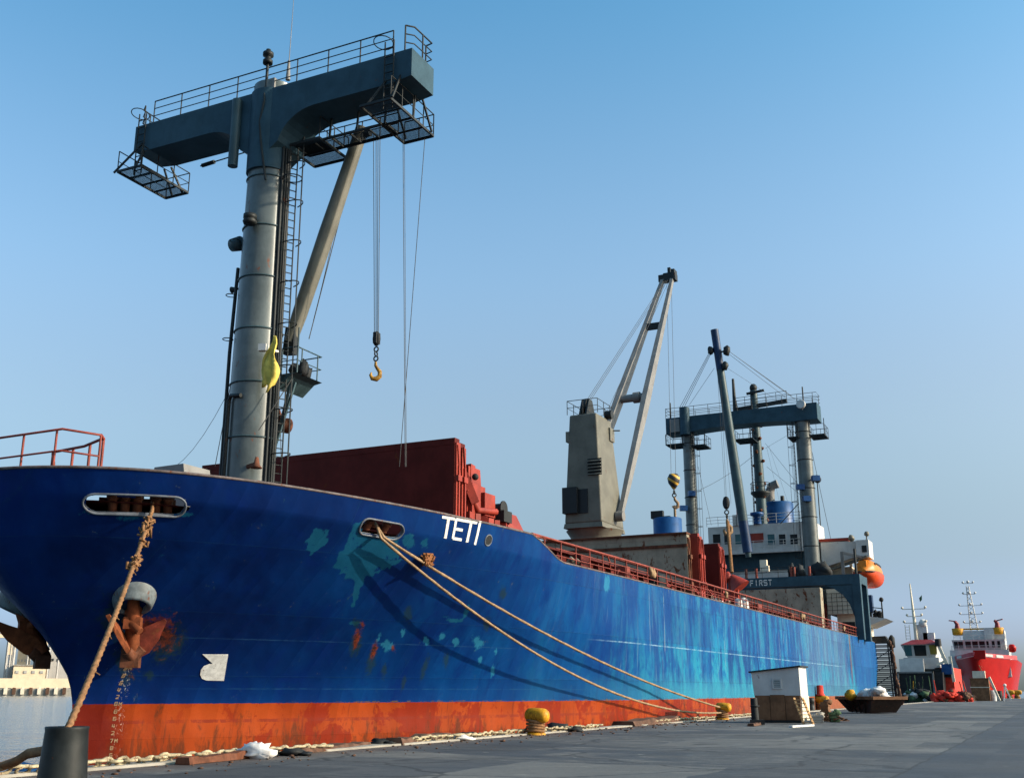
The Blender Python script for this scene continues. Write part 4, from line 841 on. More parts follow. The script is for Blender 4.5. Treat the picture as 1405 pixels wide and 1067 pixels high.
b = MB(); w0 = cp(771,669,yf-.35); w1 = cp(791,703,yf-.35); b.box(w0.x, w1.x+.02, yf-.35, yf+.5, w1.z, w0.z); cab = b.link('cab_window', M['glass'], CR)
b = MB(); w0b = cp(793,671,yf-.06); w1b = cp(806.5,703,yf-.06); b.box(w0b.x, w1b.x, yf-.06, yf+.05, w1b.z, w0b.z); b.link('cab_window', M['glass'], CR)
b = MB(); v0 = cp(806,629,yf-.1); v1 = cp(824.5,650,yf-.1)
for i in range(5):
    z = v1.z + (v0.z-v1.z)*(i+.5)/5; b.hexa([(v0.x,yf-.16,z-.1),(v1.x,yf-.16,z-.1),(v1.x,yf+.05,z-.02),(v0.x,yf+.05,z-.02),(v0.x,yf-.16,z-.05),(v1.x,yf-.16,z-.05),(v1.x,yf+.05,z+.05),(v0.x,yf+.05,z+.05)])
b.link('vent_louvre', M['crane'], CR)
b = MB(); b.box(v0.x-.03, v1.x+.02, yf-.03, yf+.02, v1.z, v0.z); b.link('vent_opening', M['black'], CR)
b = MB(); hq = on_x(838, 597, xR+.02); b.obox(hq, .12, .4, .45); b.bar(hq+V(.1,.2,.35), hq+V(.6,.2,.3), .08); b.link('junction_box', M['crane'], CR); b = MB(); b.obox(cp(780,600,yf+.2), .12,.2,.35); b.link('junction_box', M['crane'], CR)
b = MB(); b.rail([V(xL-.1,yf-.1,zt), V(xR+.1,yf-.1,zt), V(xR+.1,yb_-.8,zt), V(xL-.1,yb_-.8,zt), V(xL-.1,yf-.1,zt)], .95, 2, 1.1, .025); b.link('crane_railing', M['dark'], CR)
b = MB(); s0 = cp(803,560,YC-.4)
for dx in (-.22, .22):
    b.prism([V(s0.x+dx-.06, YC-1.0, zt), V(s0.x+dx-.06, YC+.9, zt), V(s0.x+dx-.06, YC+.2, zt+1.35), V(s0.x+dx-.06, YC-.35, zt+1.35)], V(.12,0,0))
b.link('sheave_frame', M['dark'], CR)
b = MB(); b.cyl(V(s0.x-.12,YC-.1,zt+.95), V(s0.x+.12,YC-.1,zt+.95), .5, .5, 24); b.link('luffing_sheave', M['dark'], CR); b = MB(); b.cyl(V(xR-.2,YC+.5,zt+.3), V(xR+.3,YC+.5,zt+.3), .3, .3, 16); b.link('luffing_sheave', M['dark'], CR)
# jib: two legs on either side of the house, meeting at the head
foot = on_x(851, 708, xRb+.3); fy, fz = foot.y, foot.z; xn, xf = xRb+.3, xLb-.3
tipX = XC+.2; tip = on_x(916, 383, tipX)
print('jib foot', foot, 'tip', tip, 'tower', xL, xR, xLb, xRb, zt, zb2)
def leg(x0, xt, rr=.27):
    a = V(x0, fy, fz); c = V(xt, tip.y, tip.z); b = MB(); m1 = a.lerp(c, .44)
    q = [(a,.26,.36),(a.lerp(c,.12),.34,.6),(a.lerp(c,.44),.4,.85),(a.lerp(c,.72),.34,.6),(c,.26,.36)]
    for (p0, w0, h0), (p1, w1_, h1) in zip(q, q[1:]):
        t = (p1-p0).normalized(); xx = V(1,0,0); xx = (xx - t*xx.dot(t)).normalized(); zz = xx.cross(t)
        b.hexa([p0-xx*w0/2-zz*h0/2, p0+xx*w0/2-zz*h0/2, p0+xx*w0/2+zz*h0/2, p0-xx*w0/2+zz*h0/2, p1-xx*w1_/2-zz*h1/2, p1+xx*w1_/2-zz*h1/2, p1+xx*w1_/2+zz*h1/2, p1-xx*w1_/2+zz*h1/2])
    b.cyl(V(x0-.25,fy,fz), V(x0+.25,fy,fz), .34, .34, 16)
    return b.link('jib_leg', M['jib'], CR), a, c
_, na, nc_ = leg(xn, tipX+.42); _, fa, fc = leg(xf, tipX-.42)
def legp(a, c, f): return a.lerp(c, f)
b = MB(); b.tube([legp(na,nc_,.44), legp(fa,fc,.44)], .3, 14); b.tube([legp(na,nc_,.44)+V(-.5,0,0), legp(na,nc_,.44)+V(-1.,0,0)], .42, 14); b.link('jib_crossbar', M['jib'], CR)
b = MB(); b.bar(legp(na,nc_,.76), legp(fa,fc,.76), .35, .5); b.link('jib_crossbar', M['dark'], CR)
b = MB(); hd = V(tipX, tip.y, tip.z); b.obox(hd+V(0,.1,.1), .75, .35, .3); b.cyl(hd+V(-.4,.3,.3), hd+V(.4,.3,.3), .4,.4,18); b.obox(hd+V(.1,.3,.7), .12,.2,.4); b.obox(hd+V(.55,.1,.3), .15,.4,.45); b.link('jib_head', M['dark'], CR)
b = MB()
for dx in (-.15, 0, .15): b.tube([V(s0.x+dx,YC+.1,zt+1.3), hd+V(dx,0,.1)], .017, 5)
for dx in (-.1, .1): b.tube([V(xR+dx,YC+.5,zt+.5), hd+V(dx+.1,.1,.1)], .015, 5)
hk = on_y(924, 650, tip.y+.4)
b.tube([hd+V(.2,.4,.1), hk+V(.2,0,0)], .016, 5); b.tube([hd+V(-.2,.4,.1), hk+V(-.2,0,0)], .016, 5); b.link('hoist_wire', M['wire'], CR)
sk = 1.65
t = thing('cargo_hook', 'black and yellow striped hook block hanging from the grey deck crane', 'cargo hook', tuple(hk), 'cargo hooks')
b = MB(); b.lathe(hk, (0,0,-1), [(0,0),(.02,.35),(.35,.52),(.75,.45),(1.25,.12),(1.3,0)], 20); b.link('sheave_block', M['stripe'], t)
b = MB(); b.ring(hk-V(0,0,1.5), (1,0,0), .16,.05,14,6); b.ring(hk-V(0,0,1.75), (0,1,0), .16,.05,14,6); b.link('swivel_link', M['dark'], t)
b = MB(); b.tube([hk+V(x*.8,x*.4,-1.9+q) for x, q in [(0,0),(.05,-.25),(.3,-.5),(.28,-.8),(.0,-.95),(-.24,-.75)]], [.09,.11,.13,.15,.13,.05], 10); b.tube([hk-V(0,0,2.6), hk-V(0,0,4.6)], .11, 8); b.link('hook', M['ropepale'], t)
q = on_y(916, 722, 84); b = MB(); zz = on_y(916, 712, 84).z; rr = 21*math.hypot(84,25)/1500*.93
b.lathe(V(q.x,84,6), (0,0,1), [(0,rr),(zz-6,rr),(zz-5.95,rr*.94),(zz-5.93,0)], 30); TK = b.link('deck_tank', M['blue'], SHIP)
b = MB(); a_ = on_y(902,706,84); b.obox(a_, .5,.2,.3); b.bar(a_, V(a_.x,84,zz), .08); b.obox(on_y(915,709,84), .3,.2,.06); b.bar(on_y(915,710,84), V(on_y(915,710,84).x,84,zz), .05); b.link('tank_fitting', M['dark'], TK)

# ---------------------------------------------------------------- aft goalpost gantry
G = 118.5
def gp(x, y, Y=G): return on_y(x, y, Y)
pl, pr_ = gp(950,730), gp(1108,700); xpl, xpr = gp(946,640).x, gp(1108,680).x; rl = 8.4*115/1500; rr_ = 10.6*115/1500
ztl, zbm, ztm = gp(944,566).z, gp(1000,590).z, gp(1000,566).z
GAN = thing_part = MB()
GAN.tube([V(xpr,G,6), V(xpr,G,gp(1104,576).z)], rr_, 28); GAN = GAN.link('goalpost_gantry', M['column'], SHIP)
b = MB(); b.tube([V(xpl,G,6), V(xpl,G,gp(944,590).z)], rl, 28); b.link('gantry_post', M['column'], GAN)
xg0, xg1 = gp(917,580).x, gp(1123,560).x; zg1 = (gp(918,574).z + gp(1122,557).z)/2; zg0 = zg1 - 1.85
b = MB(); mid_ = [(xpl+rl+ (xpr-xpl-rl-rr_)*f, zg0 + .28*math.sin(f*math.pi)**.5) for f in np.linspace(0,1,11)]
b.prism([V(xg0,G-1,zg1), V(xg1,G-1,zg1), V(xg1,G-1,zg0)] + [V(x,G-1,z) for x, z in mid_[::-1]] + [V(xg0,G-1,zg0)], V(0,2.3,0)); GB = b.link('gantry_beam', M['beam'], GAN)
b = MB(); b.tube([V(xpl,G-1.05,gp(944,592).z-.6), V(xpl,G-1.05,gp(944,566).z+.3)], rl*.9, 20); b.lathe(V(xpl,G-1,zg1+.1),(0,0,1),[(0,.1),(.6,.1),(.65,.5),(.8,.45),(.85,0)],14); b.link('post_head', M['beam'], GAN)
b = MB(); b.rail([V(xg0,G-.9,zg1), V(xg1,G-.9,zg1), V(xg1,G+1.2,zg1), V(xg0,G+1.2,zg1), V(xg0,G-.9,zg1)], 1.15, 3, 1.7, .03); b.tube([V(xg0+.6,G-.9,zg1), V(xg0+.6,G-.9,zg1+1.8)], .08, 6); b.tube([V(xg1-1.4,G-.9,zg1), V(xg1-1.4,G-.9,zg1+1.9)], .08, 6); b.link('gantry_railing', M['dark'], GAN)
for (xa, xb, yt) in ((918,940,613),(952,971,614),(1011,1036,606),(1084,1098,603),(1113,1134,600)):
    z = gp(xa, yt).z; a_, c_ = gp(xa,yt).x, gp(xb,yt).x; platform('gantry_platform', a_, c_, G-1.2, G+1.4, z, 1.15, GAN, [((a_,G-1,z),(a_,G-1,zg0)),((c_,G-1,z),(c_,G-1,zg0))], 'lrfb', 1.)
b = MB(); b.box(xg0+.6, xg0+1.7, G-1.25, G-1.0, zg0+.1, zg1-.25); b.link('beam_plate', M['jib'], GAN)
b = MB(); q = gp(1100,555,G-1.3); b.lathe(q, (-.2,-1,0), [(0,.45),(.35,.5),(.36,.4),(.3,0)], 20); b.bar(q, q+V(0,.4,-.6), .1); b.link('floodlight', M['white'], GAN)
for px, py in ((949,677),(938,697),(1098,668),(1119,656),(1107,684)):
    b = MB(); q = gp(px, py, G-1.1); b.obox(q, .4, .3, .28, .5); b.bar(q, V(xpl if px < 1000 else xpr, G, q.z), .1); b.link('deck_light', M['blue'], GAN)
b = MB(); q = gp(1121,657); b.lathe(q, (0,-1,0), [(-.3,0),(-.3,.4),(.3,.4),(.3,0)], 16); b.bar(q, V(xpr,G,q.z), .1); b.tube([q-V(0,0,.4), q-V(0,0,5.)], .06, 6); b.link('horn', M['dark'], GAN)
b = MB(); b.ladder(V(xpl+rl+.1,G-.5,7), V(xpl+rl+.1,G-.5,zg0), .5, (0,1,0), .035, .4, 2., (1,0,0)); b.ladder(V(xpr-rr_-.15,G-.5,7), V(xpr-rr_-.15,G-.5,zg0), .5, (0,1,0), .035, .4, 2., (-1,0,0)); b.link('post_ladder', M['dark'], GAN)
for xx, r_ in ((xpl, rl), (xpr, rr_)):
    for z in np.arange(10, zg0, 3.1): b = MB(); b.ring(V(xx,G,z), (0,0,1), r_+.02, .05, 24, 5); b.link('post_band', M['dark'], GAN)
# boom of the gantry
YB = G - 5.
q0 = on_y(1027, 764, YB+2); q1 = on_y(980.5, 454, YB)
b = MB(); b.tube([q0.lerp(q1,f) for f in (0,.08,.3,.85,1.)], [.28,.5,.56,.42,.34], 18); BM2 = b.link('derrick_boom', M['steel'], GAN)
b = MB(); b.tube([q0.lerp(q1,.02), q0.lerp(q1,.17)], .52, 18); b.link('boom_sleeve', M['bluelight'], BM2); b = MB(); b.tube([q0.lerp(q1,.82), q0.lerp(q1,1.005)], .44, 16); b.link('boom_sleeve', M['bluelight'], GAN)
b = MB()
for (px, py, w) in ((975,481,.5),(997,481,.6),(995,502,.5)): b = MB(); q = on_y(px,py,YB); b.blob(q, (w*.7,.4,w), 8, 6, .15, int(px)); b.bar(q, q0.lerp(q1,.9 if py < 490 else .83), .15); b.link('boom_block', M['dark'], GAN)
b = MB()
def w2(x0,y0,Y0,x1,y1,Y1,r=.025,sag=0):
    a = on_y(x0,y0,Y0); c = on_y(x1,y1,Y1); b.tube([a.lerp(c,i/6)-V(0,0,sag*4*(i/6)*(1-i/6)) for i in range(7)], r, 4)
for d in (-3,0,3): w2(975+d*.5,483,YB,935+d,560,G)
w2(980,505,YB,946,555,G,.02)
for d in (-4,0): w2(999,481,YB,1090+d,547+d,G)
w2(998,484,YB,1078,545,G,.02); w2(995,503,YB,1060,545,G+3,.015)
for d in (0,4): w2(984+d,505,YB,995+d*.4,680,YB,.018)
w2(988,520,YB,1003,690,YB,.015); w2(958,640,G,976,720,G,.02); w2(1111,605,G,1140,740,G+6,.03)
w2(1050,608,G+6,1098,668,G,.02); w2(1052,640,G+6,1100,680,G,.018); w2(1045,615,G+6,960,672,G,.02,.4); w2(1082,596,G+6,1050,615,G+6,.015)
w2(1055,612,G+6,1085,700,G+8,.012); w2(1052,614,G+6,1070,690,G+8,.012)
w2(1071,718,119,1096,690,G,.06)
b.link('rigging_wire', M['wire'], GAN)
hp = on_y(996, 682, YB)
hook_block('cargo_hook', 'small dark hook block hanging before the white wheelhouse', hp, 2.0, 'black', 'ropepale', 2)
b = MB(); a_ = on_y(998,715,YB); c_ = on_y(1004,785,YB-3); b.tube([a_, a_.lerp(c_,.5), c_], .17, 8, strands=3); 
solo(b, 'lifting_strop', M['rope'], 'thick tan strop hanging down below the dark hook block', 'sling', tuple(c_))
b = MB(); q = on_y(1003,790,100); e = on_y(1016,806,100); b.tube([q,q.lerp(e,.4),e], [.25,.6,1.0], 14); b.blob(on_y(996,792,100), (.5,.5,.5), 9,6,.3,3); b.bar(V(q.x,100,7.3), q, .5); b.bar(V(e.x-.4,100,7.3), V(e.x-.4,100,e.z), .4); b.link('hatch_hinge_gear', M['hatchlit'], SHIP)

# ---------------------------------------------------------------- portal crane lettered FIRST
YFb = 111.6
def fpz(x, y, Y=YFb): return on_y(x, y, Y)
zt_ = fpz(1100,790).z; zb_ = fpz(1100,803.5).z; xr2 = fpz(1172,800).x; xl2 = XC-9.2; YR = 116.4
b = MB(); b.box(xl2, xr2+.55, YFb, YFb+1., zb_, zt_); PC = b.link('portal_gantry', M['beam'], SHIP)
b = MB(); b.box(xl2, xr2+.55, YR-.8, YR, zb_, zt_+.02); b.box(xr2-.2, xr2+.55, YFb+1., YR-.8, zb_+.1, zt_-.02); b.box(xl2, xl2+.75, YFb+1., YR-.8, zb_+.1, zt_-.02); b.link('portal_beam', M['beam'], PC)
for (xx, yy) in ((xr2-.2,YFb),(xr2-.2,YR-.8),(xl2,YFb),(xl2,YR-.8)):
    b = MB(); b.box(xx, xx+.75, yy+.003, yy+.8, 6.2, zb_); b.link('portal_leg', M['beam'], PC)
b = MB(); b.prism([V(xr2-.2,YFb+.1,zb_), V(xr2-2.9,YFb+.1,zb_), V(xr2-2.0,YFb+.1,zb_-.35), V(xr2-1.1,YFb+.1,zb_-1.1), V(xr2-.6,YFb+.1,zb_-1.9), V(xr2-.2,YFb+.1,zb_-3.2)], V(0,.5,0)); b.link('portal_bracket', M['beam'], PC)
b = MB(); zc = (zt_+zb_)/2; L0 = fpz(1028.5,797,YFb); L1 = fpz(1060,795,YFb); adv_ = (L1.x-L0.x)/5
for i, ch in enumerate('FIRST'):
    def fn(x, y, i=i): return V(L0.x + adv_*(i + .12 + .62*x), YFb-.004, zc - .26 + .5*y), V(0,-1,0)
    strokes(b, ch, fn, .24, .2, .01)
b.link('gantry_lettering', M['markwhite'], PC)
b = MB(); b.rail([V(xl2,YFb+.1,zt_), V(fpz(1090,790).x,YFb+.1,zt_)], 1., 2, 1.6, .03); b.tube([V(xr2+.2,YFb+.5,zt_), V(xr2+.2,YFb+.5,zt_+2.5)], .12, 8); b.link('portal_railing', M['dark'], PC)
b = MB()
for px, w, h, s_ in ((1094,1.1,.9,1),(1100,.6,1.1,2),(1126,1.3,1.2,3),(1133,1.,1.,4),(1086,.5,1.2,5)): q = fpz(px,789,YFb+2.5); b.blob(V(q.x,q.y,zt_+h*.5), (w*.7,.8,h*.75), 10, 7, .35, s_)
b.link('portal_machinery', M['black'], PC)
for px in (1086,1090,1111,1024,1038): b = MB(); q = fpz(px,789,YFb+1.5); b.tube([V(q.x,q.y,zt_), V(q.x,q.y,zt_+1.1)], .14, 8); b.link('portal_stanchion', M['redrail'], PC)
b = MB(); q = fpz(1048,776,YFb+2); b.obox(V(q.x,q.y,q.z), .35,.25,.6); b.obox(q+V(.35,-.1,-.3),.2,.2,.3); b.link('portal_locker', M['cream'], PC)

# ---------------------------------------------------------------- accommodation block
S1 = 122.
def sp(x, y, Y=S1): return on_y(x, y, Y)
xa, xb = sp(972,740).x, sp(1118,740).x; ztp = sp(1040,719).z; zw0 = sp(1040,756).z; zlow = sp(1040,792).z
b = MB(); b.box(xa, xb, S1, 128., zw0, ztp); SUP = b.link('superstructure', M['white'], SHIP)
b = MB(); b.box(xa+.8, xb, S1+1.4, 128.3, 5.8, zw0); b.link('accommodation_wall', M['white'], SUP)
b = MB(); b.box(sp(985,760).x, xb-.2, S1+1.1, S1+1.38, zlow+.9, zw0-.02); b.link('overhang_band', M['beam'], SUP)  # dark panel across the wall just below the bridge overhang
b = MB(); b.box(xa-.4, xb+.1, S1-.5, S1-.003, zw0-.25, zw0+.12); b.box(sp(1000,790).x, xb, S1-.6, S1+1.3, zlow-1.8, zlow+.15); b.link('deck_edge', M['white'], SUP)
for i, (p0_, p1_, k) in enumerate(((978,989,'glass'),(993.5,1004,'glass'),(1008.5,1019,'glassteal'),(1053,1063.5,'glassteal'),(1068.5,1078.5,'glass'),(1084,1095,'glass'))):
    w0 = sp(p0_,733); w1 = sp(p1_,746)
    b = MB(); b.box(w0.x, w1.x, S1-.03, S1+.05, w1.z, w0.z); wn_ = b.link('window', M[k], SUP)
    f = MB(); e = .07
    for A in ((w0.x-e,w1.x+e,w0.z,w0.z+e),(w0.x-e,w1.x+e,w1.z-e,w1.z),(w0.x-e,w0.x,w1.z,w0.z),(w1.x,w1.x+e,w1.z,w0.z)): f.box(A[0],A[1],S1-.06,S1+.02,A[2],A[3])
    f.link('window_frame', M['white'], wn_)
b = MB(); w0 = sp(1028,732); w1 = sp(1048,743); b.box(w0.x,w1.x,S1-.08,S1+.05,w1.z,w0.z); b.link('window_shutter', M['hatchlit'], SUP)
b = MB(); b.rail([V(xa,S1-.4,ztp), V(xb,S1-.4,ztp)], 1.05, 3, 1.3, .03); b.rail([V(xa-.3,S1-.45,zw0+.1), V(xb,S1-.45,zw0+.1)], 1., 3, 1.1, .03); b.link('bridge_railing', M['white'], SUP)
# starboard wing with its box
wz0 = sp(1150,770,S1+2).z; x0w, x1w = sp(1126,750,S1+2).x, sp(1178,750,S1+2).x; wzt = sp(1150,742,S1+2).z
b = MB(); b.hexa([(x0w,S1+2,wz0-.6),(x1w,S1+2,wz0+.5),(x1w,S1+6,wz0+.5),(x0w,S1+6,wz0-.6),(x0w,S1+2,wzt),(x1w,S1+2,wzt-.1),(x1w,S1+6,wzt-.1),(x0w,S1+6,wzt)]); b.link('bridge_wing', M['white'], SUP)
b = MB(); b.box(x0w-.3, sp(1164,738,S1+2).x, S1+1.9, S1+5, wzt, wzt+.32); b.link('wing_awning', M['hatchlit'], SUP)
bx0, bx1 = x1w-.2, sp(1192,750,S1+1.5).x
b = MB(); b.box(bx0, bx1, S1+1.5, S1+4.5, sp(1188,764,S1+1.5).z, sp(1188,740,S1+1.5).z); b.link('wing_cab', M['white'], SUP)
b = MB(); a_ = sp(1182,748,S1+1.45); c_ = sp(1189.5,757,S1+1.45); b.box(a_.x, c_.x, S1+1.45, S1+1.6, c_.z, a_.z); b.link('window', M['glass'], SUP)
b = MB(); e0 = sp(1190,763,S1+1.6); b.bar(e0, V(x0w, S1+2.3, wz0-1.1), .5, .25); b.tube([sp(1189,740,S1+2), sp(1189,733,S1+2)], .08, 6); b.blob(sp(1189,732,S1+2),.28,9,6,.1,1); b.blob(sp(1168,738,S1+2),.35,9,6,.2,2); b.link('wing_fitting', M['crane'], SUP)
# side walls below the wing, seen past the portal
b = MB(); cx0, cx1 = sp(1134,815,S1+1).x, sp(1168,815,S1+1).x; b.box(cx0, cx1+.6, S1+1., S1+8, 9.4, sp(1150,802,S1+1).z); b.box(cx0+.8,cx1+1.,S1+1.8,S1+8,6,9.4); b.box(x0w-.2, x1w-1.2, S1+4, S1+8, 11, wz0-.4); b.link('accommodation_wall', M['cream'], SUP)
b = MB(); a_ = sp(1155,842,S1+1.75); b.box(a_.x, a_.x+1.3, S1+1.74, S1+1.82, 6.2, 8.6); b.link('door', M['black'], SUP)
b = MB(); b.rail([V(cx0,S1+.9,9.4), V(cx1+.6,S1+.9,9.4)], 2.2, 5, .55, .025); b.link('stair_cage', M['dark'], SUP)
b = MB(); b.box(cx0-1.2, cx0-.1, S1+.6, S1+1.2, 6.2, 10.5); b.link('pipe_locker', M['hatch'], SUP)
# poop platform to starboard
q0 = on_y(1190,838,124); q1 = on_y(1216,848,124); b = MB(); zq = q1.z
b.hexa([(q0.x-2,124,zq-.6),(q0.x,124,zq-.75),(q0.x,130,zq-.75),(q0.x-2,130,zq-.6),(q0.x-2,124,zq+.55),(q1.x,124,zq),(q1.x,130,zq),(q0.x-2,130,zq+.55)]); PP = b.link('poop_platform', M['white'], SHIP)
b = MB(); b.rail([V(q0.x-.5,124.1,zq+.35), V(q1.x-.3,124.1,zq+.05)], 1., 2, .9, .05); e = q1+V(-.35,.1,0); b.tube([e, e+V(0,0,1.9)], .08, 6); b.blob(e+V(0,0,2.), .25, 8,6,.1,1)
for i in range(4): b.blob(V(q0.x-.3+.5*i,124.6,zq+.8-.12*i), (.25,.3,.4), 8, 6, .4, i)
b.link('platform_railing', M['black'], PP)
b = MB(); b.obox(on_y(1193,828,124.5), .35,.5,.9); b.link('platform_locker', M['bluelight'], PP)
# funnel, vents, radar mast
b = MB(); q = on_y(1068,705,126); zf = on_y(1068,691,126).z; b.lathe(V(q.x,126,ztp-1),(0,0,1),[(0,1.75),(zf-ztp+1,1.75),(zf-ztp+1.1,1.6),(zf-ztp+1.1,0)],28); FN = b.link('funnel', M['blue'], SHIP)
b = MB(); e = on_y(1057,690,126); b.tube([e, e+V(0,0,1.3), e+V(.3,0,2.), e+V(1.,0,2.2)], [.55,.55,.5,.5], 16); b.link('exhaust_pipe', M['jib'], FN)
b = MB(); e = on_y(1074,692,126); b.cyl(e-V(0,0,.3), e+V(0,0,1.), .25,.22,12); e = on_y(1052,695,126); b.cyl(e-V(0,0,.3), e+V(0,0,1.6), .4,.3,12); b.link('exhaust_pipe', M['dark'], FN)
b = MB(); q = on_y(1039,714,122); b.lathe(V(q.x,122,ztp),(0,0,1),[(0,.45),(.9,.45),(1.0,.75),(1.3,.75),(1.4,.2),(1.4,0)],16); b.link('ventilator', M['blue'], SUP)
b = MB()
for px in (1009,1014,1020,1105,1116): q = on_y(px,718,122); b.obox(V(q.x,122,ztp+.6), .25,.25,.6)
b.link('roof_locker', M['white'], SUP)
b = MB(); q = on_y(1012,712,122.5); b.bar(V(q.x,122.5,ztp), V(q.x,122.5,ztp+2.6), .15); b.bar(V(q.x+.6,122.5,ztp), V(q.x+.6,122.5,ztp+2.2), .15); b.link('flag_locker', M['rednet'], SUP)
YR2 = 123.; q = on_y(1045,700,YR2); zt3 = on_y(1043,535,YR2).z
b = MB(); b.tube([V(q.x,YR2,ztp-.3), V(q.x-.1,YR2,zt3)], [.62,.42], 14); RM = b.link('radar_mast', M['steel'], SHIP)
b = MB(); z = on_y(1043,675,YR2).z; b.lathe(V(q.x,YR2,z-.8),(0,0,1),[(0,.5),(.6,1.1),(.8,1.1),(.8,0)],14); b.rail([V(q.x+1.1*math.cos(a),YR2+1.1*math.sin(a),z) for a in np.linspace(0,2*math.pi,9)],1.,2,1.,.04); b.link('mast_platform', M['dark'], RM)
zt4 = on_y(1043,555,YR2).z; b = MB(); b.bar(V(on_y(1008,557,YR2).x,YR2,zt4-.3), V(on_y(1080,555,YR2).x,YR2,zt4+.1), .6,.35); b.link('mast_platform', M['dark'], RM)
b = MB(); b.rail([V(on_y(1008,557,YR2).x,YR2,zt4), V(on_y(1080,555,YR2).x,YR2,zt4+.2)],1.1,3,1.2,.03); b.tube([V(on_y(1005,500,YR2).x,YR2,zt4-.5), V(on_y(1004.5,500,YR2).x,YR2,on_y(1004,520,YR2).z)],[.25,.15],8)
zt5 = on_y(1043,540,YR2).z; b.bar(V(on_y(1026,540,YR2).x,YR2-.6,zt5), V(on_y(1050,540,YR2).x,YR2-.6,zt5+.2), .25); b.tube([V(q.x-.1,YR2,zt4),V(q.x-.1,YR2,on_y(1043,530,YR2).z)],.3,10); b.blob(V(q.x-.1,YR2,on_y(1043,531,YR2).z),(.45,.45,.5),10,7,0)
b.link('radar_scanner', M['dark'], RM)
b = MB()
for i in range(26):
    z = ztp + .6 + i*(zt4-ztp)/27; a = i*2.4; b.blob(V(q.x+.55*math.cos(a), YR2+.55*math.sin(a), z), .2, 7, 5, .3, i)
b.ladder(V(q.x-.85,YR2,ztp), V(q.x-.75,YR2,zt4), .45,(0,1,0),.04,.4); b.link('mast_fitting', M['rust'], RM)
# lifeboat
LB = on_y(1192, 788, 126)
t = thing('lifeboat', 'orange enclosed lifeboat slung beside the ship superstructure', 'lifeboat', tuple(LB))
b = MB(); n_ = 16; vs = []; sec = 13
def lbsec(s_, half):
    e = math.sqrt(max(0, 1-(2*s_-1)**4)); out = []
    for j in range(n_+1):
        a = math.pi*j/n_
        if half > 0: out.append(V(LB.x + 1.3*e*math.cos(a), LB.y - 3.6 + 7.2*s_, LB.z + .0 + 1.5*e*math.sin(a)**.8))
        else: out.append(V(LB.x + 1.42*e**.8*math.cos(a)*(abs(math.cos(a))**-.25 if abs(math.cos(a)) > .05 else 1), LB.y - 3.6 + 7.2*s_, LB.z - 1.4*e*math.sin(a)**.9))
    return out
for half, nm, mt in ((1,'canopy','orange'),(-1,'boat_hull','orangered')):
    b = MB(); rows = [lbsec(.004+.992*i/(sec-1), half) for i in range(sec)]; w = n_+1
    b.add([p for r_ in rows for p in r_], [(i*w+j, i*w+j+1, (i+1)*w+j+1, (i+1)*w+j) for i in range(sec-1) for j in range(n_)], True); b.add(rows[0], [tuple(range(w))]); b.link(nm, M[mt], t)
b = MB(); b.bar(V(LB.x-2.2,LB.y-3.,LB.z+2.2), V(LB.x,LB.y-2.4,LB.z+1.6), .25); b.bar(V(LB.x-2.2,LB.y-3.,LB.z-2.5), V(LB.x-2.2,LB.y-3.,LB.z+2.3), .3); b.bar(V(LB.x-2.2,LB.y+2.6,LB.z-2.5), V(LB.x-2.2,LB.y+2.6,LB.z+2.3), .3); b.link('lifeboat_davit', M['jib'], SHIP)
b = MB(); b.tube([p + (p - LB)*.02 for p in [lbsec(.004+.992*i/24, 1)[0] for i in range(25)] + [lbsec(.996-.992*i/24, 1)[-1] for i in range(25)]], .09, 6); b.link('rubbing_strake', M['dark'], t)
for k_ in range(5):
    b = MB(); q_ = lbsec(.22+.13*k_, 1)[3]; b.obox(q_, .06, .22, .14, 0); b.link('window', M['glass'], t)
b = MB(); b.obox(V(LB.x-.1, LB.y-3.1, LB.z+.85), .4, .25, .35); b.link('hatch', M['orange'], t)

# ---------------------------------------------------------------- mooring lines
def sag_line(a, c, sag, n=40):
    return [Vector(a).lerp(Vector(c), i/(n-1)) - V(0,0,sag*4*(i/(n-1))*(1-i/(n-1))) for i in range(n)]
DB = on_z(84, 1078)                      # dark bollard on the near quay edge
q = hull_pt(hull_hit(209,697).y, hull_hit(209,697).z)[0]; n_ = n1
topb = V(DB.x+.05, DB.y, 0.0); ztb = on_y(92, 996, DB.y).z
e = on_y(93, 995, DB.y); e.z = ztb - .05
b = MB(); L = sag_line(q + n_*.14, e, .25, 120); b.tube([q - n_*.5] + L, .052, 12, strands=3, twist=7)
g = random.Random(4)
for f, k in ((.1,.13),(.13,.15),(.2,.12),(.3,.14),(.33,.12),(.075,.13)):
    p = L[int(f*119)]
    for i in range(5): b.tube([p + V(g.uniform(-1,1),g.uniform(-1,1),g.uniform(-1,1))*k for _ in range(5)], .035, 6)
for i in range(14, 118, 9): b.tube([L[i], L[i] + V(g.uniform(-.12,.12), g.uniform(-.1,.1), -g.uniform(.05,.14))], [.02,.008], 5)
solo(b, 'mooring_rope', M['rope'], 'thick frayed rope running from the bow chock past the anchor to the dark bollard', 'rope', tuple(e), 'mooring ropes')
B2 = on_z(993, 981)
q2 = (Vector(CH2[0])*.55 + Vector(CH2[1])*.45); e1 = V(B2.x, B2.y, .35)
yb2 = V(QX+.72, 57.6, 0)
b = MB(); b.tube([q2 - n2*.4] + sag_line(q2 + n2*.18 + V(0,0,-.18), V(QX+.7, 57.2, .62), .6, 60), .045, 10, strands=3, twist=6)
solo(b, 'mooring_rope', M['ropepale'], 'upper of the two pale ropes running from the hull chock beside the white name', 'rope', tuple(yb2), 'mooring ropes')
b = MB(); b.tube([q2 - n2*.35] + sag_line(q2 + n2*.2 - V(0,0,.22) - t2*.12, V(QX+.75, 57.4, .35), 1.5, 70), .045, 10, strands=3, twist=6)
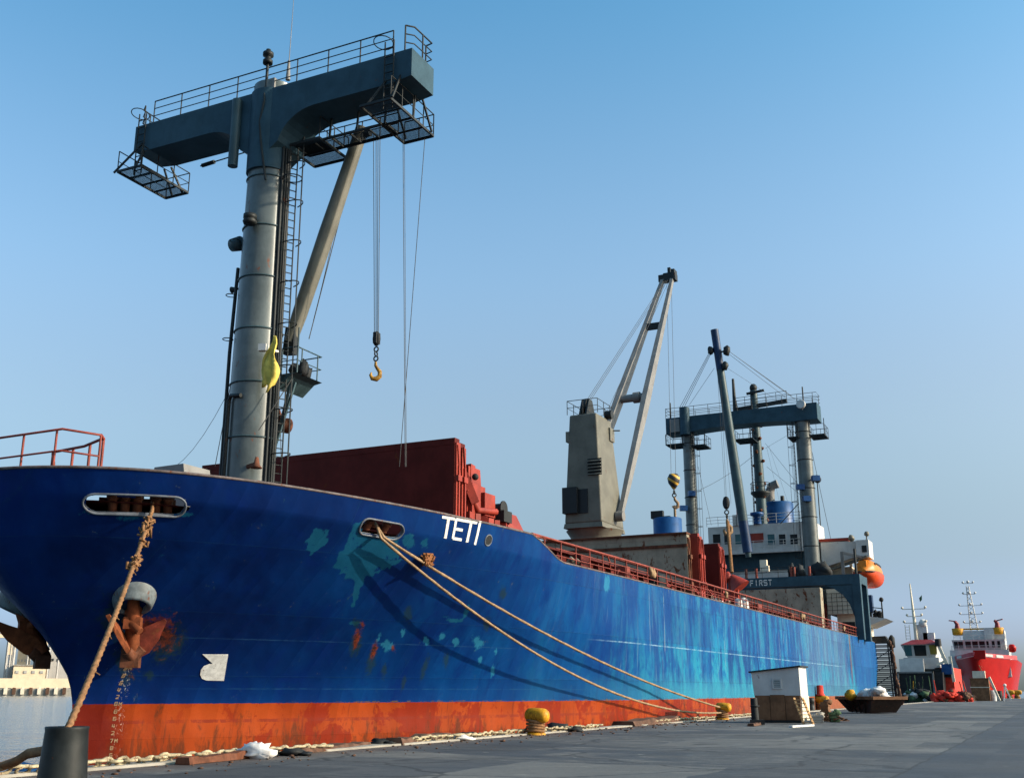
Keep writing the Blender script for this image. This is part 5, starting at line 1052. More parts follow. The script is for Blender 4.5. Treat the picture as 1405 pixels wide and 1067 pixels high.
solo(b, 'mooring_rope', M['ropepale'], 'lower, slacker of the two pale ropes below the white name', 'rope', tuple(yb2), 'mooring ropes')
b = MB(); kp = q2.lerp(V(QX+.55,57.2,.5), .085) + n2*.2 - V(0,0,.15)
for i in range(14): b.tube([kp + V(g.uniform(-.12,.12),g.uniform(-.33,.33),g.uniform(-.2,.2)) for _ in range(5)], .04, 6)
solo(b, 'rope_knot', M['knot'], 'tangled orange-brown rope knot tied round both pale ropes below the chock', 'rope', tuple(kp))
# slack line from the dark bollard across the water edge
b = MB(); pts = [V(DB.x-.1,DB.y,.55), on_y(40,1033,DB.y+.3), on_y(20,1044,DB.y+.5), on_y(0,1051,DB.y+.8), on_y(-60,1056,DB.y+1.3), on_y(-160,1050,DB.y+2)]
b.tube(pts, .07, 10, strands=3, twist=7); solo(b, 'mooring_rope', M['rope'], 'slack rope leaving the dark bollard to the left over the water', 'rope', tuple(pts[0]), 'mooring ropes')

# ================================================================== ON THE QUAY
rB = 27.5*math.hypot(DB.x, DB.y)/1500*.95
t = thing('mooring_bollard', 'black cylindrical bollard holding the bow rope at the near quay edge', 'bollard', tuple(DB))
b = MB(); b.lathe(DB, (0,0,1), [(-.02,rB*1.12),(.2,rB*1.08),(.6,rB*1.0),(ztb-.06,rB*.96),(ztb-.02,rB*.99),(ztb,rB*.97),(ztb-.01,rB*.8),(ztb-.05,0)], 36); b.link('post', paint('black_bollard_paint', (.008,.01,.01), .5, .4, .12, 3), t)
b = MB(); b.lathe(DB, (0,0,1), [(0,rB*1.35),(.06,rB*1.35),(.08,rB*1.1)], 36); b.link('base_plate', M['rust'], t)
def yellow_bollard(p, label, s=1., cone=False):
    t = thing('quay_bollard', label, 'bollard', tuple(p), 'yellow quay bollards')
    b = MB(); b.lathe(p, (0,0,1), [(0,.42*s),(.05,.42*s),(.08,.3*s),(.45*s,.27*s),(.6*s,.3*s)], 24); b.link('post', M['yellow'], t)
    b = MB(); a = p + V(-.42*s,0,.78*s); c = p + V(.62*s,-.1*s,.74*s)
    pts = [a.lerp(c, f) for f in (0,.04,.12,.3,.6,.85,.95,1)]; b.tube(pts, [.08*s,.2*s,.27*s,.3*s,.3*s,.28*s,.22*s,.08*s], 20); b.link('head', M['yellow'], t)
    b = MB()
    for i in range(4): b.ring(p + V(0,0,.12+.1*i), (.05*i,.1,1), .34*s, .05, 20, 6)
    b.link('rope_turn', M['rope'], t)
    return t
yb1 = min((abs(proj((QX+.6, yy, .6))[0]-735), yy) for yy in np.arange(28, 44, .05))[1]; yellow_bollard(V(QX+.6, yb1, 0), 'yellow bollard wound with rope, nearest of the yellow ones along the chained edge', .82)
yellow_bollard(yb2, 'yellow bollard standing where the lower pale rope ends, near the white shed', .8)
p = on_z(1127, 974); t = yellow_bollard(V(p.x, p.y, 0), 'yellow bollard under a red cap, between the white shed and the skip', 1.05)
b = MB(); b.lathe(V(p.x,p.y,1.08), (0,0,1), [(0,.34),(.1,.34),(.12,.27),(.75,.25),(.8,0)], 18); b.link('red_cap', M['rednet'], t)
# chain along the edge
def chain_run(x0, y0, x1, y1, label, drift=.12):
    b = MB(); L = math.hypot(x1-x0, y1-y0); N = int(L/.2); g = random.Random(int(y0))
    for i in range(N):
        f = i/N; w = drift*math.sin(f*L*.55+2*math.sin(f*L*.17))*(.4+.6*abs(math.sin(f*L*.23)))+.06*g.uniform(-1,1); c = V(x0+(x1-x0)*f+w, y0+(y1-y0)*f, max(.07, .1 + (.04 if i % 2 else 0) + g.uniform(-.03,.03))); d = V(x1-x0+g.uniform(-.1,.1)*L, y1-y0, 0).normalized(); sdv = V(d.y,-d.x,0); u = sdv if i % 2 else (sdv*.55+V(0,0,.83))
        pts = [c + d*.155*math.cos(a) + u*.085*math.sin(a) for a in np.linspace(0, 2*math.pi, 11)]; b.tube(pts, .032, 5, False)
    return solo(b, 'edge_chain', M['chain'], label, 'chain', (x0, y0, 0), 'chains along the quay edge')
chain_run(QX+.35, 12.2, QX+.3, 23.4, 'pale rusty chain along the quay edge beside the black bollard')
chain_run(QX+.25, 27.5, QX+.3, 41.5, 'pale rusty chain along the quay edge past the nearest yellow bollard')
chain_run(QX+.25, 47, QX+.35, 66, 'pale rusty chain along the far quay edge under the rope ends')
# debris along the edge
def timber(px0, py0, px1, py1, w, h, mat, name, label, cat, group=None, z=.0):
    a = on_z(px0,py0); c = on_z(px1,py1); b = MB(); d = (c-a); s_ = V(d.y,-d.x,0).normalized(); g = random.Random(int(px0)); N = 10; vs = []; fs = []
    for i in range(N+1):
        p = a.lerp(c, i/N) ; hh = h*(.7+.5*g.random()); ww = w*(.8+.4*g.random()); vs += [p - s_*ww/2 + V(0,0,z+.01), p + s_*ww/2 + V(0,0,z+.01), p + s_*ww*.4 + V(0,0,z+hh), p - s_*ww*.4 + V(0,0,z+hh)]
    for i in range(N): fs += [(4*i+j, 4*i+(j+1)%4, 4*i+4+(j+1)%4, 4*i+4+j) for j in range(4)]
    fs += [(3,2,1,0),(4*N,4*N+1,4*N+2,4*N+3)]; b.add(vs, fs); return solo(b, name, M[mat], label, cat, tuple(a), group)
timber(250,1049,356,1038,.3,.16,'rust','dunnage_timber','rust-brown timber baulk at the quay edge, touching the white sack','timber','timbers along the quay edge')
timber(400,1034,500,1023,.5,.12,'debris','dunnage_timber','dark flat timber at the quay edge, between the black rags','timber','timbers along the quay edge')
timber(540,1022,612,1013,.5,.2,'debris','dunnage_timber','brown rotten timber where the middle chain begins on the quay edge','timber','timbers along the quay edge')
timber(855,996,925,990,.9,.25,'debris','dunnage_timber','dark heap of broken timber on the edge below the pale ropes','timber','timbers along the quay edge')
timber(1030,996,1042,994,.3,.1,'debris','dunnage_timber','short dark timber at the foot of the black post by the shed','timber','timbers along the quay edge')
p = on_z(352,1040); b = MB(); b.blob(p+V(0,0,.12), (.42,.3,.2), 14, 9, .3, 5); b.blob(p+V(-.35,-.1,.08), (.25,.2,.12), 10, 7, .35, 6); solo(b, 'sack', M['sack'], 'crumpled white sack lying on the quay edge at the foot of the orange hull', 'sack', tuple(p))
for i, (px, py, m_, s_, lb) in enumerate(((400,1036,'black',.22,'black rag beside the white sack'),(520,1022,'black',.25,'black rag between two brown timbers on the quay edge'),(770,1003,'black',.4,'black rubber scrap at the foot of the nearest yellow bollard'),(640,1012,'black',.25,'black scrap on the edge between the timber and the yellow bollard'),(880,988,'sack',.3,'small white scrap on the quay edge under the ropes'),(630,1015,'sack',.22,'small white scrap beside the chain left of the yellow bollard'))):
    p = on_z(px,py); b = MB(); b.blob(p+V(0,0,s_*.3), (s_*1.3,s_,s_*.4), 10, 6, .45, i); b.blob(p+V(s_*1.2,.1,s_*.2), (s_*.8,s_*.7,s_*.25), 9, 6, .45, i+9); solo(b, 'scrap', M[m_], lb, 'scrap', tuple(p), 'scraps on the quay edge')
b = MB(); p = on_z(38,1060); b.blob(p+V(0,0,.05),(.3,.25,.12),10,6,.4,2); solo(b,'tarpaulin_scrap',M['blue'],'blue plastic scrap on the edge left of the black bollard','scrap',tuple(p))

g = random.Random(21); b = MB()
for i in range(420):
    x = QX + .5 + abs(g.gauss(0, 1.1)); y = 13 + 62*g.random(); s_ = .012 + .035*g.random()**2
    b.blob((x, y, s_*.5), (s_*(1+g.random()), s_*(1+g.random()), s_*.6), 5, 3, .4, i)
o = b.link('litter', M['debris']); o['kind'] = 'stuff'
# guard shed
a = on_z(1043, 990); c = on_z(1096, 992); a.y = c.y = (a.y+c.y)/2; W_ = c.x-a.x; dS = 1.7; z1L = on_y(1039,922,a.y).z; z1R = on_y(1091,914.5,a.y).z; zm = on_y(1065,954.5,a.y).z
SH = thing('guard_shed', 'small white hut with brown plywood skirt, standing by the hull', 'shed', tuple(a))
b = MB(); b.hexa([(a.x,a.y,zm),(c.x,a.y,zm),(c.x,a.y+dS,zm),(a.x,a.y+dS,zm),(a.x-.1,a.y,z1L),(c.x-.02,a.y,z1R),(c.x-.02,a.y+dS,z1R),(a.x-.1,a.y+dS,z1L)]); b.link('wall', M['white'], SH)
b = MB(); b.hexa([V(a.x-.2,a.y-.1,z1L-.02),V(c.x+.08,a.y-.1,z1R),V(c.x+.08,a.y+dS+.1,z1R),V(a.x-.2,a.y+dS+.1,z1L-.02),V(a.x-.2,a.y-.1,z1L+.05),V(c.x+.08,a.y-.1,z1R+.07),V(c.x+.08,a.y+dS+.1,z1R+.07),V(a.x-.2,a.y+dS+.1,z1L+.05)]); b.link('roof', M['dark'], SH)
for i in range(3):
    x0 = a.x+.02+(W_-.04)*i/3; b = MB(); b.box(x0+.012, x0+(W_-.04)/3-.012, a.y-.045, a.y+.02, .12, zm+.03+.03*(i == 1)); b.link('plywood_panel', M[('wood','woodpale','wood')[i]] if i != 1 else M['wood'], SH)
b = MB(); b.box(c.x-.03, c.x+.03, a.y+.03, a.y+dS, .1, zm); b.link('side_panel', M['cream'], SH)
b = MB(); b.box(a.x+.03,c.x-.03,a.y+.03,a.y+dS-.03,.08,zm+.01); b.box(a.x-.05,c.x+.05,a.y-.1,a.y+.1,.01,.1); b.link('base_frame', M['dark'], SH)
w0 = on_y(1061,932,a.y-.03); w1 = on_y(1071,943,a.y-.03); b = MB(); b.box(w0.x,w1.x,a.y-.03,a.y+.02,w1.z,w0.z); wv = b.link('window', M['glassteal'], SH)
b = MB()
for i in range(4): z = w1.z+(w0.z-w1.z)*(i+.5)/4; b.box(w0.x,w1.x,a.y-.05,a.y-.03,z-.02,z+.02)
e = .06
for A in ((w0.x-e,w1.x+e,w0.z,w0.z+e),(w0.x-e,w1.x+e,w1.z-e,w1.z),(w0.x-e,w0.x,w1.z,w0.z),(w1.x,w1.x+e,w1.z,w0.z)): b.box(A[0],A[1],a.y-.05,a.y,A[2],A[3])
b.link('window_frame', M['white'], wv)
p = on_z(1037,994); b = MB(); h = on_y(1037,957,p.y).z; b.cyl(p, p+V(-.03,0,h), .17,.15,12); b.obox(p+V(.1,-.1,.12), .3,.2,.1,.3); b.ring(p+V(0,0,h*.7),(0,0,1),.18,.03,14,5); solo(b,'fender_post',M['black'],'black stump standing at the left corner of the white shed','post',tuple(p))
p = on_z(1116,993); p2 = on_z(1100,985); b = MB(); top_ = on_y(1101,957,p.y+.5); d_ = V(.42,0,0)
b.bar(p-d_, top_-d_*.9, .1,.05); b.bar(p, top_, .1,.05); 
for i in range(7): f = (i+.5)/7; b.bar((p-d_).lerp(top_-d_*.9,f)-V(.06,.03,0), p.lerp(top_,f)+V(.06,-.03,0), .09,.03)
solo(b,'wooden_pallet',M['woodpale'],'slatted timber ladder-like frame leaning at the right of the shed','pallet',tuple(p))
p = on_z(1085,998); p2 = on_z(1115,996); b = MB(); b.bar(p+V(0,0,.05), p2+V(0,0,.05), .16,.07); solo(b,'plank',M['sack'],'pale plank lying on the ground in front of the shed','plank',tuple(p))
p = on_z(1113,975); b = MB(); b.lathe(p,(0,0,1),[(0,.28),(.3,.3),(.32,.28),(.6,.28),(.62,.3),(.95,.28),(.95,.24),(.9,0)],20); solo(b,'oil_drum',M['dark'],'dark drum standing behind the leaning timber frame','drum',tuple(p))
for i,(px,py,w,h,m_,lb) in enumerate(((1134,989,.35,.9,'wood','upright brown crate close to the leaning timber frame'),(1122,991,.5,.35,'concrete','low grey block beside the leaning timber frame'),(1145,990,.35,.45,'net','low green-brown bundle of crates nearest the skip'))):
    p = on_z(px,py); b = MB(); b.obox(p+V(0,0,h/2+.004), w/2, .3, h/2, .2*i)
    for k in range(3): b.obox(p+V(0,-.02,h*(k+.5)/3), w/2+.03, .32, .04, .2*i)
    b.blob(p+V(.15,-.1,h), (.2,.18,.12), 9,6,.4,i); solo(b,'crate',M[m_],lb,'crate',tuple(p),'crates beside the shed')
g = random.Random(9); b = MB(); p = on_z(1150,990)
for i in range(14): q = p+V(g.uniform(-1.2,.6),g.uniform(-.5,.5),.06+.1*g.random()); b.bar(q, q+V(g.uniform(-.6,.6),g.uniform(-.5,.5),g.uniform(-.05,.2)), .08,.05)
solo(b,'broken_lumber',M['debris'],'scattered dark broken lumber between the crates and the skip','lumber',tuple(p))
# skip
sA = on_z(1165,977); sB = on_z(1194,978.3); SK = thing('waste_skip','rust-brown open skip with sloping ends, left of the gear heaps','skip',tuple(sA.lerp(sB,.5)))
zr2 = on_y(1160,957,sA.y).z; L0 = on_y(1150,958,sA.y-.4); R0 = on_y(1200,957,sB.y-.4); dv = (sB-sA); dv.z=0; dn = dv.normalized(); sn = V(-dn.y,dn.x,0); wd = 1.8; out=.3
bo = [sA, sB, sB+sn*wd, sA+sn*wd]; to = [V(L0.x,L0.y,zr2)-sn*.15, V(R0.x,R0.y,zr2)-sn*.15, V(R0.x,R0.y,zr2)+sn*(wd+.4), V(L0.x,L0.y,zr2)+sn*(wd+.4)]
b = MB(); b.add([p+V(0,0,.05) for p in bo]+to, [(3,2,1,0),(0,1,5,4),(1,2,6,5),(2,3,7,6),(3,0,4,7)]); b.add([p+V(0,0,.35) for p in bo]+[V(p.x,p.y,zr2-.02) for p in to],[(0,1,2,3)])
for f in (.2,.4,.6,.8): b.bar(bo[0].lerp(bo[1],f)+V(0,0,.05)-sn*.03, to[0].lerp(to[1],f)-sn*.03, .1,.06)
b.link('skip_body', paint('skip_dark_rust', (.02,.01,.007), .7, .4, .3, 2), SK)
b = MB()
for i in range(4): b.bar(to[i]+V(0,0,.02), to[(i+1)%4]+V(0,0,.02), .16,.2)
b.link('rim', M['wood'], SK)
c_ = to[1].lerp(to[2],.4).lerp(to[0],.24); b = MB()
for i in range(9): b.blob(c_+V(g.uniform(-.7,.6),g.uniform(-.6,.6),.15+.4*g.random()), (.45,.4,.28),10,7,.35,i)
solo(b,'sack_heap',M['sack'],'heap of dirty white sacks piled on the right end of the skip','sacks',tuple(c_))
b = MB(); q = c_+V(-1.5,.2,.2); b.blob(q,(.4,.4,.35),10,7,.2,1); solo(b,'yellow_float',M['yellow'],'round yellow float beside the white sacks on the skip','float',tuple(q))
b = MB(); q = on_z(1203,966); 
for i in range(5): b.blob(q+V(g.uniform(-.8,.8),g.uniform(-.5,.5),.4+.5*g.random()),(.7,.6,.5),10,7,.35,i)
solo(b,'red_heap',M['rednet'],'small heap of red canvas behind the skip under the stern','canvas',tuple(q))

# gangway by the stern
q = on_z(1213,962.5); q = on_y(1214,945,128); q.z=0
GW = thing('gangway','dark lattice gangway tower standing by the ship stern','gangway',tuple(q)); hG = on_y(1214,882,q.y).z; w = .95
b = MB()
for sx in (-1,1):
    for sy in (-1,1): b.bar(V(q.x+sx*w,q.y+sy*.8,0), V(q.x+sx*w*.85,q.y+sy*.8,hG), .14)
for z in np.arange(.6,hG,.42): b.bar(V(q.x-w,q.y-.8,z),V(q.x+w,q.y-.8,z),.07,.12); b.bar(V(q.x-w,q.y+.8,z+.2),V(q.x+w,q.y+.8,z+.2),.07,.1)
for z in np.arange(.6,hG-1.2,1.3): b.bar(V(q.x-w,q.y-.82,z),V(q.x+w,q.y-.82,z+1.2),.07)
b.link('stair_frame', M['dark'], GW)
b = MB(); b.hexa([(q.x-1.6,q.y-1,hG),(q.x+1.,q.y-1,hG),(q.x+1.,q.y+1,hG),(q.x-1.6,q.y+1,hG),(q.x-1.1,q.y-.7,hG+.7),(q.x+.6,q.y-.7,hG+.75),(q.x+.6,q.y+.7,hG+.75),(q.x-1.1,q.y+.7,hG+.7)]); b.link('canopy', M['black'], GW)
b = MB(); e = on_y(1223,872,q.y); b.cyl(V(e.x,q.y,0),V(e.x,q.y,e.z-1), .12,.12,8); b.lathe(V(e.x,q.y,e.z-1.3),(0,0,1),[(0,.1),(.1,.32),(1.1,.32),(1.4,.1),(1.4,0)],12); b.link('lamp_post', M['black'], GW)
b = MB()
for i in range(18):
    f = i/17; p = V(q.x+1.0+.5*f+.2*g.random(), q.y-.6, hG*(1-f)*.95+.2); b.blob(p,(.1+.12*g.random(),.12,.25+.25*g.random()),8,6,.5,i)
b.link('hanging_net', M['debris'], GW)
# gear heaps further along the quay
def heap(px0, px1, py, h, mats, name, label, cat, n=26, seed=0, posts=0):
    a = on_z(px0,py); c = on_z(px1,py); c.y = a.y + (c.y-a.y)*.3; g = random.Random(seed); t = thing(name,label,cat,tuple(a.lerp(c,.5)))
    bs_ = {m_: MB() for m_ in mats}
    for i in range(n):
        f = g.random(); p = a.lerp(c,f)+V(0,g.uniform(-.8,.8),0); hh = h*(1-abs(f-.5)*1.1)*g.random(); b = bs_[g.choice(mats)]; s_ = .3+.45*g.random(); b.blob(p+V(0,0,hh*.8+.1),(s_,s_*.8,s_*.7),9,6,.4,seed*100+i)
    for i in range(posts):
        p = a.lerp(c,g.random()); b = bs_[g.choice(mats)]; b.tube([p, p+V(g.uniform(-.5,.5),0,h*(1+.7*g.random()))], .07,6)
    for m_, b in bs_.items():
        if b.v: b.link({'net':'net_bundle','yellow':'float','black':'tyre_scrap','sack':'sack','rednet':'red_canvas','debris':'debris'}.get(m_,'bundle'), M[m_], t)
heap(1241,1282,962,2.2,['net','net','yellow','black','sack','black'],'gear_heap','mixed heap of green nets and yellow floats before the tug','gear heap',34,1,9)
heap(1282,1334,962.3,1.9,['rednet','rednet','rednet','debris'],'canvas_heap','long bright red canvas heap between the tug and the brown hut','canvas heap',40,2,3)
heap(1318,1334,961,.5,['sack','debris'],'scrap_heap','low pale scrap heap left of the brown hut','scrap heap',10,3,2)
a = on_z(1334,961); c = on_z(1360,961); c.y=a.y; hB = on_y(1340,931,a.y).z
BX = thing('brown_hut','plain brown plywood hut on the quay before the red vessel','hut',tuple(a))
b = MB(); b.box(a.x,c.x,a.y,a.y+2.2,0.004,hB); b.link('wall', M['wood'], BX)
b = MB(); b.bar(V(c.x+.15,a.y-.1,hB+.3),V(c.x+1.3,a.y-.3,.05),.25,.3); b.bar(V(a.x-.1,a.y-.06,hB*.62),V(c.x+.1,a.y-.06,hB*.62),.1,.12); b.link('corner_board', M['cream'], BX)
b = MB(); b.box(a.x+.4,a.x+2.2,a.y+.3,a.y+1.6,hB,hB+1.2); b.link('roof_crate', M['cream'], BX)
b = MB(); b.box(a.x-.1,c.x+.1,a.y-.1,a.y+2.3,hB-.0,hB+.14); b.link('roof', M['wood'], BX)
for i,(px,h,m_,lb) in enumerate(((1364,1.6,'sack','white drum standing close to the brown hut'),(1372,1.5,'black','black drum standing beside the white drum near the brown hut'),(1381,2.3,'sack','white tripod stand between the brown hut and the yellow bollards'))):
    p = on_z(px,961); b = MB()
    if i < 2: b.lathe(p,(0,0,1),[(0,.45),(h*.5,.48),(h,.45),(h,0)],16)
    else:
        for a_ in (0,2.1,4.2): b.bar(p+V(.7*math.cos(a_),.7*math.sin(a_),0), p+V(0,0,h), .18)
        b.blob(p+V(0,0,h),.25,8,6,.1)
    solo(b,('drum','drum','tripod_stand')[i],M[m_],lb,('drum','drum','stand')[i],tuple(p))
for px,lb in ((1386,'small yellow bollard in front of the red vessel, left of a pair'),(1396,'small yellow bollard at the far right edge in front of the red vessel')): yellow_bollard(on_z(px,957.5), lb, 1.6)

# ================================================================== VESSELS BEYOND THE STERN
# tug
YT = 200.
def tp(x, y, Y=YT): return on_y(x, y, Y)
TG = thing('tugboat','black and white tug with a red-roofed wheelhouse, moored behind the ship','tug',tuple(tp(1257,950)))
xA, xB = tp(1232,940).x, tp(1284,940).x; zd = tp(1257,922).z
b = MB(); b.hexa([(xA,YT,-2),(xB+1,YT,-2),(xB+1.5,YT+24,-2),(xA,YT+24,-2),(xA-.3,YT-.5,zd),(xB+1.3,YT-.5,zd),(xB+2,YT+24,zd),(xA-.3,YT+24,zd)]); b.link('hull', M['hullblack'], TG)
b = MB()
for xx in (xA+.3, xB-.2): b.bar(V(xx,YT-.9,.3),V(xx,YT-.9,zd+.1),.25)
b.bar(V(xA+.2,YT-.9,zd),V(xB-.1,YT-.9,zd),.25); b.link('fender_frame', M['jib'], TG)
b = MB(); b.box(xA+.4, tp(1266,910).x, YT+1, YT+2, zd, tp(1257,903).z); b.link('forward_bulwark', M['white'], TG)
wl0, wl1, wb = tp(1239,902), tp(1284,902), tp(1236,883)
b = MB(); b.box(wl0.x-.3, wl1.x+.2, YT+3, YT+12, zd+.6, tp(1257,901).z); b.link('deckhouse', M['white'], TG)
b = MB(); b.box(wl0.x-.5, wl1.x+2.2, YT+2.6, YT+13, zd-.8, zd+.6); b.link('lower_house', M['dark'], TG)
zw_, zr_t = tp(1257,901).z, tp(1257,883).z
b = MB(); b.hexa([(wl0.x+.4,YT+3.2,zw_),(wl1.x-.3,YT+3.2,zw_),(wl1.x,YT+9,zw_),(wl0.x,YT+9,zw_),(wl0.x-.5,YT+2.4,zr_t),(wl1.x+.2,YT+2.4,zr_t),(wl1.x+.3,YT+9,zr_t),(wl0.x-.6,YT+9,zr_t)]); WH = b.link('wheelhouse', M['white'], TG)
def quad_pane(p0,p1,z0,z1,m_,ins=.12):
    b = MB(); f0=(z0-zw_)/(zr_t-zw_); f1=(z1-zw_)/(zr_t-zw_); y0=YT+3.2-.8*f0-.06; y1=YT+3.2-.8*f1-.06; b.prism([V(tp(p0,890).x+ins,y0,z0),V(tp(p1,890).x-ins,y0,z0),V(tp(p1,890).x-ins*.5,y1,z1),V(tp(p0,890).x+ins*.3,y1,z1)],V(0,.05,0)); b.link('window',M[m_],WH)
quad_pane(1237.5,1249,zw_+.3,zr_t-.15,'glassteal'); quad_pane(1251,1269,zw_+.3,zr_t-.15,'glass'); quad_pane(1272.5,1284,zw_+.5,zr_t-.1,'glassyel')
b = MB(); r0,r1 = tp(1233.5,883).x, tp(1285,883).x; zz=tp(1257,876).z; b.hexa([(r0,YT+1.8,zr_t),(r1,YT+1.8,zr_t),(r1,YT+9.5,zr_t),(r0,YT+9.5,zr_t),(r0+1.8,YT+3.5,zz),(r1-1.2,YT+3.5,zz),(r1-1.2,YT+9,zz),(r0+1.8,YT+9,zz)]); b.link('roof', M['roofred'], WH)
b = MB(); mq = tp(1257,870,YT+5); zm1 = tp(1254,800,YT+5).z; b.tube([V(mq.x,YT+5,zz),V(mq.x-.25,YT+5,zm1)],[.35,.1],8)
for py, w in ((835,1.9),(845,1.2),(854,1.8)): z=tp(1257,py,YT+5).z; b.bar(V(mq.x-w,YT+5,z),V(mq.x+w,YT+5,z),.12); b.blob(V(mq.x-w,YT+5,z+.25),.22,8,6,.1); b.blob(V(mq.x+w,YT+5,z+.25),.22,8,6,.1)
b.ladder(V(mq.x-1.3,YT+4.6,zz),V(mq.x-1.3,YT+4.6,zz+2.6),.7,(1,0,0),.06,.5); b.link('mast', M['cream'], TG)
b = MB(); q=tp(1261,820,YT+5); b.prism([q,q+V(.5,0,.5),q+V(.45,0,-.3),q+V(.1,0,-.7)],V(0,.05,0)); b.link('flag', M['net'], TG)
b = MB(); q = tp(1266,868,YT+6); b.obox(q,.8,.8,1.4); b.blob(q+V(.2,-.6,1.6),.7,10,7,.1); b.obox(q+V(1,0,-.6),.9,.8,.6); b.link('fire_monitor', M['white'], TG)
b = MB(); q=tp(1286.5,876,YT+2); b.tube([V(q.x,YT+2,q.z-1.2),q],[.55,.5],12); b.link('exhaust_stack', M['black'], TG)
b = MB(); b.bar(q+V(0,0,-1), tp(1301,915,YT+2), .6,.5); b.bar(tp(1303,900,YT+2), tp(1309,935,YT+2), .45,.45); b.bar(tp(1285,912,YT+2), tp(1298,906,YT+2),.4); b.link('deck_crane', M['cream'], TG)
b = MB(); b.box(tp(1290,912).x, tp(1304,912).x, YT+1.5, YT+5, zd-.3, tp(1296,910).z); b.link('winch_housing', M['blue'], TG)
b = MB(); b.box(tp(1281,925).x, tp(1306,925).x, YT+3, YT+20, -1, tp(1290,915).z); b.link('side_bulwark', M['rednet'], TG)
# red offshore vessel
YV = 285.
def vp(x, y, Y=YV): return on_y(x, y, Y)
RV = thing('supply_vessel','red hulled offshore vessel with white bridge and lattice mast','vessel',tuple(vp(1350,950)))
bx = vp(1334,930).x; halfw = (vp(1398,930,YV+12).x - vp(1308,930,YV+12).x)/2; cx = (vp(1398,930,YV+12).x + vp(1308,930,YV+12).x)/2
rows = []; NZ, NT = 9, 25; zrim = vp(1345,903).z
for i in range(NZ):
    z = -2 + (zrim+2)*i/(NZ-1); fl0 = ((z+2)/(zrim+2))**1.3; row = []
    for j in range(NT):
        s_ = -1 + 2*j/(NT-1); a = abs(s_); fl = (.3+.35*a) + (.7-.35*a)*fl0; dep = 17*a**1.35
        row.append(V(cx + math.copysign(1,s_)*halfw*fl*a**.92 + (bx-cx)*.6*(1-a), YV + dep + (1-fl)*9*(1-a), z + .5*(1-a)**2*(i == NZ-1)))
    row = [V(row[0].x, YV+55, z)] + row + [V(row[-1].x, YV+55, z)]; rows.append(row)
w = NT+2; b = MB(); b.add([p for r_ in rows for p in r_], [(i*w+j,i*w+j+1,(i+1)*w+j+1,(i+1)*w+j) for i in range(NZ-1) for j in range(w-1)], True); b.add(rows[-1],[tuple(range(w))]); b.link('hull', M['hullred'], RV)
b = MB(); rim = rows[-1]
for i in range(1,w-2): 
    p, q = rim[i], rim[i+1]; b.hexa([p+V(0,-.1,.1),q+V(0,-.1,.1),q+V(0,.3,.1),p+V(0,.3,.1),p+V(0,-.3,1.),q+V(0,-.3,1.),q+V(0,.1,1.),p+V(0,.1,1.)])
b.link('bulwark', paint('faded_red', (.5,.07,.08), .5, .3, 0), RV)
for i in (4,5,6,16,17,19,20): b = MB(); p, q = rim[i], rim[i+1]; b.hexa([p+V(0,-.36,.25),q+V(0,-.36,.25),q+V(0,-.3,.25),p+V(0,-.3,.25),p+V(0,-.56,.85),q+V(0,-.56,.85),q+V(0,-.5,.85),p+V(0,-.5,.85)]); b.link('bulwark_panel', M['white'], RV)
YW = YV+14
def vw(x,y): return on_y(x,y,YW)
b = MB(); z0,z1_,z2,z3 = vw(1345,905).z, vw(1345,891).z, vw(1345,877).z, vw(1345,864).z
b.box(vw(1304,900).x, vw(1385,900).x, YW, YW+14, z0-4, z1_); b.link('deckhouse', M['white'], RV)
b = MB(); b.hexa([(vw(1309,890).x,YW+.5,z1_),(vw(1380,890).x,YW+.5,z1_),(vw(1380,890).x,YW+11,z1_),(vw(1309,890).x,YW+11,z1_),(vw(1307,890).x,YW-.3,z2),(vw(1380,890).x,YW-.3,z2),(vw(1380,890).x,YW+11,z2),(vw(1307,890).x,YW+11,z2)]); BR = b.link('bridge', M['white'], RV)
for (p0,p1) in ((1309.5,1314),(1315.5,1321),(1325,1332),(1334.5,1341.5),(1344,1351),(1354,1356.5),(1361.5,1364.5),(1369,1372)):
    b = MB(); a_, c_ = vw(p0,887), vw(p1,881); b.prism([V(a_.x,YW+.3,z1_+.5),V(c_.x,YW+.3,z1_+.5),V(c_.x,YW-.28,z2-.4),V(a_.x,YW-.28,z2-.4)],V(0,.06,0)); b.link('window', M['glass'], BR)
b = MB(); b.box(vw(1320,870).x, vw(1378,870).x, YW+1.5, YW+9, z2, z3); b.box(vw(1350,870).x, vw(1364,870).x, YW+1, YW+6, z2, z3+.6); b.link('upper_house', M['white'], RV)
for px in (1313.5,1369):
    q = vw(px,868); b = MB(); b.lathe(V(q.x,YW+2,z3-1.2),(0,0,1),[(0,.8),(.3,1.3),(1.8,1.4),(1.8,0)],12); b.bar(V(q.x,YW+2,z3+.4),V(vw(1341,862).x,YW+2,z3+.4),.35); b.link('monitor_platform', M['yellow'], RV)
    b = MB(); e=V(q.x,YW+2,z3+.6); b.tube([e,e+V(0,0,1.1),e+V(-.5,-.3,1.8)],[.7,.5,.3],10); b.bar(e+V(0,0,1.7),e+V(-1.8 if px < 1340 else 1.4,-.5,2),.25); b.link('fire_monitor', M['roofred'], RV)
b = MB(); mq = vw(1336,868); mt = vw(1333,796).z
for sx in (-.9,.9):
    for sy in (-.7,.7): b.tube([V(mq.x+sx,YW+4+sy,z3),V(mq.x-.5+sx*.3,YW+4+sy*.3,mt-1.)],.12,5)
for k in range(9):
    f=k/9; z=z3+(mt-1-z3)*f; ww=.9*(1-.7*f); b.bar(V(mq.x-.5*f-ww,YW+3.4,z),V(mq.x-.5*f+ww,YW+3.4,z+1.1),.1); b.bar(V(mq.x-.5*f+ww,YW+3.4,z),V(mq.x-.5*f-ww,YW+3.4,z+1.1),.1)
